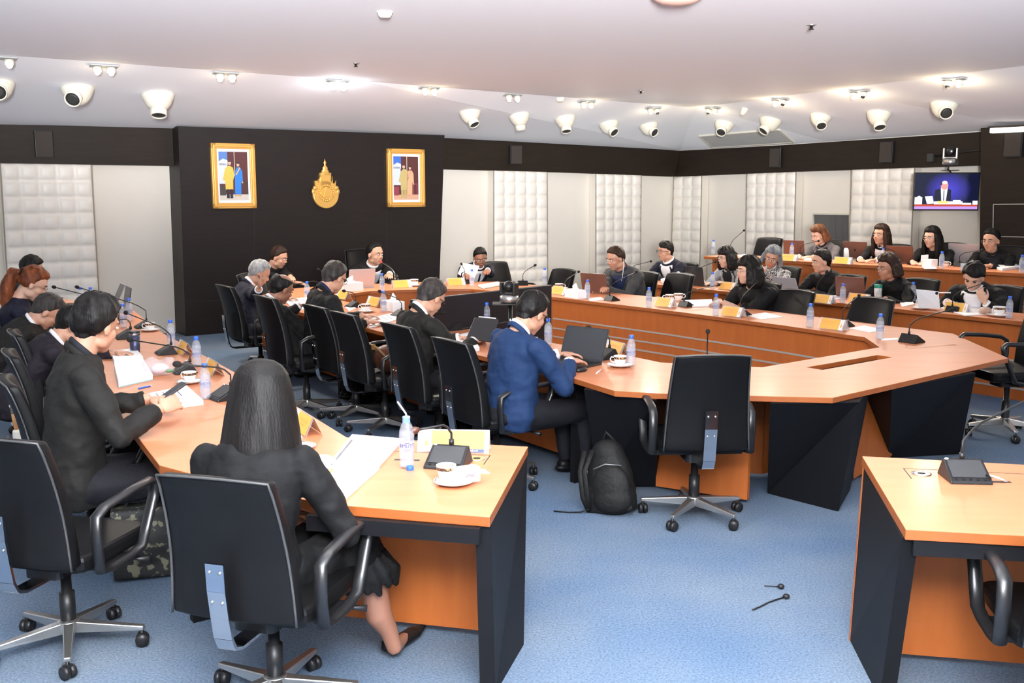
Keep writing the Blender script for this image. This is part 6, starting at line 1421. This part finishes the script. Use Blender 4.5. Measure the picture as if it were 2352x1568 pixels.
# tumblers
t = thing('tumbler', 'dark navy travel tumbler on the left desk', 'tumbler', at(311, 812, ZT)); MB().lathe([(.030, 0), (.033, .004), (.040, .14)], 24).build('tumbler_body', MT['tumbler_navy'], t); MB().lathe([(.0405, .14), (.041, .141), (.041, .152), (.0405, .153)], 24).build('steel_ring', MT['chrome'], t); MB().lathe([(.0405, .153), (.041, .155), (.041, .168), (.036, .17)], 24).build('lid', MT['black_plastic'], t)
t = thing('tumbler', 'white tumbler with green lid, middle row', 'tumbler', at(2016, 686, ZT)); MB().lathe([(.036, 0), (.04, .005), (.042, .12)], 24).build('tumbler_body', MT['card_white'], t); MB().lathe([(.044, .12), (.045, .122), (.045, .155), (.042, .158)], 24).build('lid', MT['green_lid'], t)
mb = MB()
for k in range(5): mb.tube([(-.03 + .012 * k, -.041, .04 + .01 * (k % 2)), (-.026 + .012 * k, -.0415, .09 + .01 * (k % 3))], .002, 5)
mb.build('leaf_print', MT['green_print'], t)
t = thing('pump_bottle', 'slim white bottle with thin nozzle, rear row', 'bottle', at(1944, 594, 1.0)); MB().lathe([(.038, 0), (.04, .005), (.04, .13), (.03, .15), (.012, .155)], 20).build('bottle_body', MT['white_plastic'], t); MB().tube([(0, 0, .15), (0, 0, .20)], [.010, .005], 10).build('nozzle', MT['white_plastic'], t)
t = thing('plush_toy', 'small white and blue toy on the middle row behind an empty chair', 'toy', at(1557, 655, ZT)); MB().ell((0, 0, .06), (.05, .04, .06)).ell((0, -.01, .14), (.035, .03, .035)).build('body', MT['paper'], t, mods=[('remesh', .006), ('smooth', 3)]); MB().ell((-.0, -.035, .14), (.012, .006, .008)).build('face', MT['cap_lightblue'], t)
t = thing('snack_box', 'open white food box before the woman left of the dark column', 'food box', at(2135, 614, 1.0), .7); MB().box((0, 0, .05), (.16, .12, .10)).build('box', MT['card_white'], t, bevel=.004); MB().box((.0, .07, .11), (.16, .01, .08)).build('lid', MT['card_white'], t)
t = thing('drinking_glass', 'clear glass beside the silver laptop, rear row', 'glass', at(2212, 624, 1.0)); MB().lathe([(.026, 0), (.028, .004), (.034, .10), (.031, .10), (.025, .008)], 20).build('glass_body', MT['bottle_clear'], t); MB().lathe([(.024, .008), (.029, .07)], 18).build('water', MT['bottle_water'], t)

# ---- laptops and tablets
def laptop(px, py, yaw, label, back='laptop_dark', z=ZT, w_=.33, d_=.23, openang=108, logo=None, kb=True, name='laptop'):
    # local: base in the xy plane, hinge at +y, user at -y
    t = thing(name, label, 'laptop', at(px, py, z), -math.radians(yaw))
    MB().rbox((0, 0, .008), (w_, d_, .014), .012).build('keyboard_base', MT[back], t, bevel=.002)
    mb = MB()
    for j in range(4):
        for i in range(11): mb.box((-w_ * .42 + i * w_ * .084, d_ * .33 - j * .026, .0155), (w_ * .068, .020, .002))
    mb.build('keys', MT['key_black'], t)
    MB().box((0, -d_ * .30, .0155), (w_ * .3, d_ * .25, .0012)).build('touchpad', MT['screen_grey'], t)
    a = math.radians(openang); M = Matrix.Translation((0, d_ / 2 - .006, .014)) @ Matrix.Rotation(-(a - PI / 2), 4, 'X')
    l_ = MB(); bx = MB().rbox((0, 0, 0), (w_, d_, .006), .010); l_.add(bx.v, bx.f, M @ Matrix.Translation((0, 0, d_ / 2)) @ Matrix.Rotation(PI / 2, 4, 'X')); lid = l_.build('lid', MT[back], t, bevel=.0015)
    MB().box((0, -.0038, d_ / 2 + .004), (w_ - .018, .0012, d_ - .026), M).build('screen', MT['screen_grey'], lid)
    if logo: MB().ell((0, .0040, d_ / 2), (.016, .0012, .018), M, 14, 8).build('logo', MT[logo], lid)
    return t
laptop(1312, 836, 38, 'open black laptop under the hands of the person in blue', 'laptop_dark', w_=.36, d_=.24, openang=112)
laptop(1378, 672, 215, 'brown laptop before the earphone wearer', 'laptop_brown', w_=.34, openang=105)
laptop(1612, 655, 238, 'black laptop left of the light grey blazer, middle row', 'laptop_dark', openang=100)
laptop(1826, 680, 235, 'silver laptop before the young man, mostly behind an empty chair', 'laptop_silver', openang=115)
laptop(1962, 682, 220, 'dark brown laptop before the bob-haired person, middle row', 'laptop_brown', openang=104)
laptop(1832, 590, 220, 'dark brown laptop before the auburn-haired person, rear row', 'laptop_brown', z=1.0, openang=102, w_=.31)
laptop(1972, 594, 222, 'mauve laptop with dark round logo, rear row', 'laptop_brown', z=1.0, openang=100, logo='key_black', w_=.34)
laptop(2072, 604, 215, 'brown laptop before the woman left of the dark column', 'laptop_brown', z=1.0, openang=110, w_=.34)
laptop(2222, 606, 222, 'silver pinkish laptop before the orange pendant, rear row', 'laptop_silver', z=1.0, openang=104, w_=.38, d_=.26)
laptop(822, 660, 150, 'silver laptop before the chairman', 'laptop_silver', openang=104, w_=.34)
laptop(262, 716, 60, 'open laptop seen edge-on on the far left desk', 'laptop_dark', openang=100, w_=.32)
laptop(238, 702, 60, 'farther laptop seen edge-on on the left desk, silver lid', 'laptop_silver', openang=115, w_=.30)
def tablet(q, Y, label, m, cam_=False, pen=False, depth=.0):
    P_ = [atd(x, y, Yk) for (x, y), Yk in zip(q, Y)]; c = sum(P_, V(0, 0, 0)) / 4; t = thing('tablet', label, 'tablet', c)
    n_ = (P_[1] - P_[0]).cross(P_[3] - P_[0]).normalized()
    if n_.y > 0: n_ = -n_
    MB().slab(P_, n_, .01).build('case', MT[m], t, world=True, bevel=.003, fix=True)
    e1 = (P_[0] + P_[1]) / 2; bm_ = (P_[2] + P_[3]) / 2; bk = V(-n_.x, -n_.y, 0).normalized() * .10; fl = V(bm_.x, bm_.y, bm_.z)
    MB().hexa([P_[3].lerp(P_[0], .5) - n_ * .011, P_[2].lerp(P_[1], .5) - n_ * .011, P_[2].lerp(P_[1], .5) - n_ * .015, P_[3].lerp(P_[0], .5) - n_ * .015, P_[3] + bk, P_[2] + bk, P_[2] + bk * 1.04, P_[3] + bk * 1.04]).build('stand_flap', MT[m], t, world=True, fix=True)
    if cam_:
        c1 = P_[1].lerp(P_[0], .10).lerp(P_[3].lerp(P_[2], .9), .12); MB().ell(tuple(c1 + n_ * .002), (.016, .004, .018), None, 12, 8).build('camera_bump', MT['screen_black'], t, world=True)
    if pen: a_, b_ = P_[0].lerp(P_[1], .18), P_[0].lerp(P_[1], .9); MB().tube([a_ + V(0, 0, .005), b_ + V(0, 0, .005)], .005, 8).build('stylus', MT['white_plastic'], t, world=True)
tablet([(1090, 728), (1145, 733), (1130, 785), (1070, 778)], [8.0, 7.9, 7.75, 7.85], 'black tilted tablet with white stylus before the person in blue', 'laptop_dark', pen=True)
Yt = at(2130, 712, ZT).y
tablet([(2104, 664), (2156, 669), (2160, 710), (2110, 706)], [Yt, Yt - .0, Yt - .05, Yt + .0], 'white tablet with camera bump standing on the middle row', 'white_plastic', cam_=True)
# small things
t = thing('phone', 'dark phone held above the papers by the person at the left desk', 'phone', atd(398, 897, 5.12), math.radians(-50)); MB().rbox((0, 0, 0), (.062, .14, .010), .008, Matrix.Rotation(.5, 4, 'X')).build('case', MT['laptop_dark'], t, bevel=.002); MB().box((0, 0, .0056), (.056, .128, .001), Matrix.Rotation(.5, 4, 'X')).build('screen', MT['screen_grey'], t)
t = thing('mouse', 'black computer mouse at the wrist of the person in blue', 'mouse', at(1334, 853, ZT), math.radians(-50)); MB().ell((0, 0, .012), (.032, .055, .022)).build('shell', MT['arm_black'], t); MB().box((0, .025, .033), (.006, .02, .006)).build('wheel', MT['mic_grille'], t)
def rod(name, label, a_, b_, r_, m, z=ZT, cat='pen', tip=None):
    A_, B_ = at(*a_, z + r_), at(*b_, z + r_); o = MB().tube([A_, B_], r_, 10).build(name, MT[m]); tag(o, label, cat)
    if tip: MB().tube([B_, B_ + (B_ - A_).normalized() * .012], [r_, r_ * .3], 8).build('tip', MT[tip], o)
rod('pen', 'short white pen on the ring table left of the coffee cup', (1370, 857), (1380, 849), .005, 'white_plastic', tip='zip_grey')
rod('pen', 'blue pen beside the papers of the phone holder', (318, 892), (345, 886), .005, 'cap_blue', tip='white_plastic')
rod('pen', 'white stick with dark end near the hand of the glasses wearer in black', (848, 752), (862, 748), .007, 'white_plastic', tip='laptop_dark')
rod('pen', 'white pen before the long-haired person, rear row', (2003, 598), (2012, 594), .006, 'white_plastic', z=1.0, tip='zip_grey')
t = thing('stylus_pen', 'white pen held by the person touching the chin', 'pen', atd(2171, 672, at(2178, 692, .82).y - .04)); MB().tube([(-.055, 0, .0), (.055, 0, .0)], .006, 8).build('barrel', MT['white_plastic'], t); MB().tube([(-.055, 0, 0), (-.075, 0, 0)], [.006, .002], 8).build('tip', MT['white_plastic'], t)
def cablo(label, pts, r_, m): P_ = [at(x, y, z) for x, y, z in pts]; o = MB().tube(P_, r_, 6).build('microphone_cable', MT[m]); tag(o, label, 'cable')
cablo('black cable loop leaving the right desk microphone', [(2258, 1088, .77), (2270, 1092, .79), (2276, 1100, .77), (2268, 1106, .75)], .004, 'black_plastic')
cablo('white cable entering the slot of the right desk', [(2262, 1090, .77), (2290, 1096, .78), (2312, 1106, .752)], .005, 'white_plastic')
cablo('black cable loop behind the ring table microphone near the black tablet', [(1052, 752, .76), (1058, 738, .80), (1068, 742, .80), (1066, 752, .76)], .005, 'black_plastic')
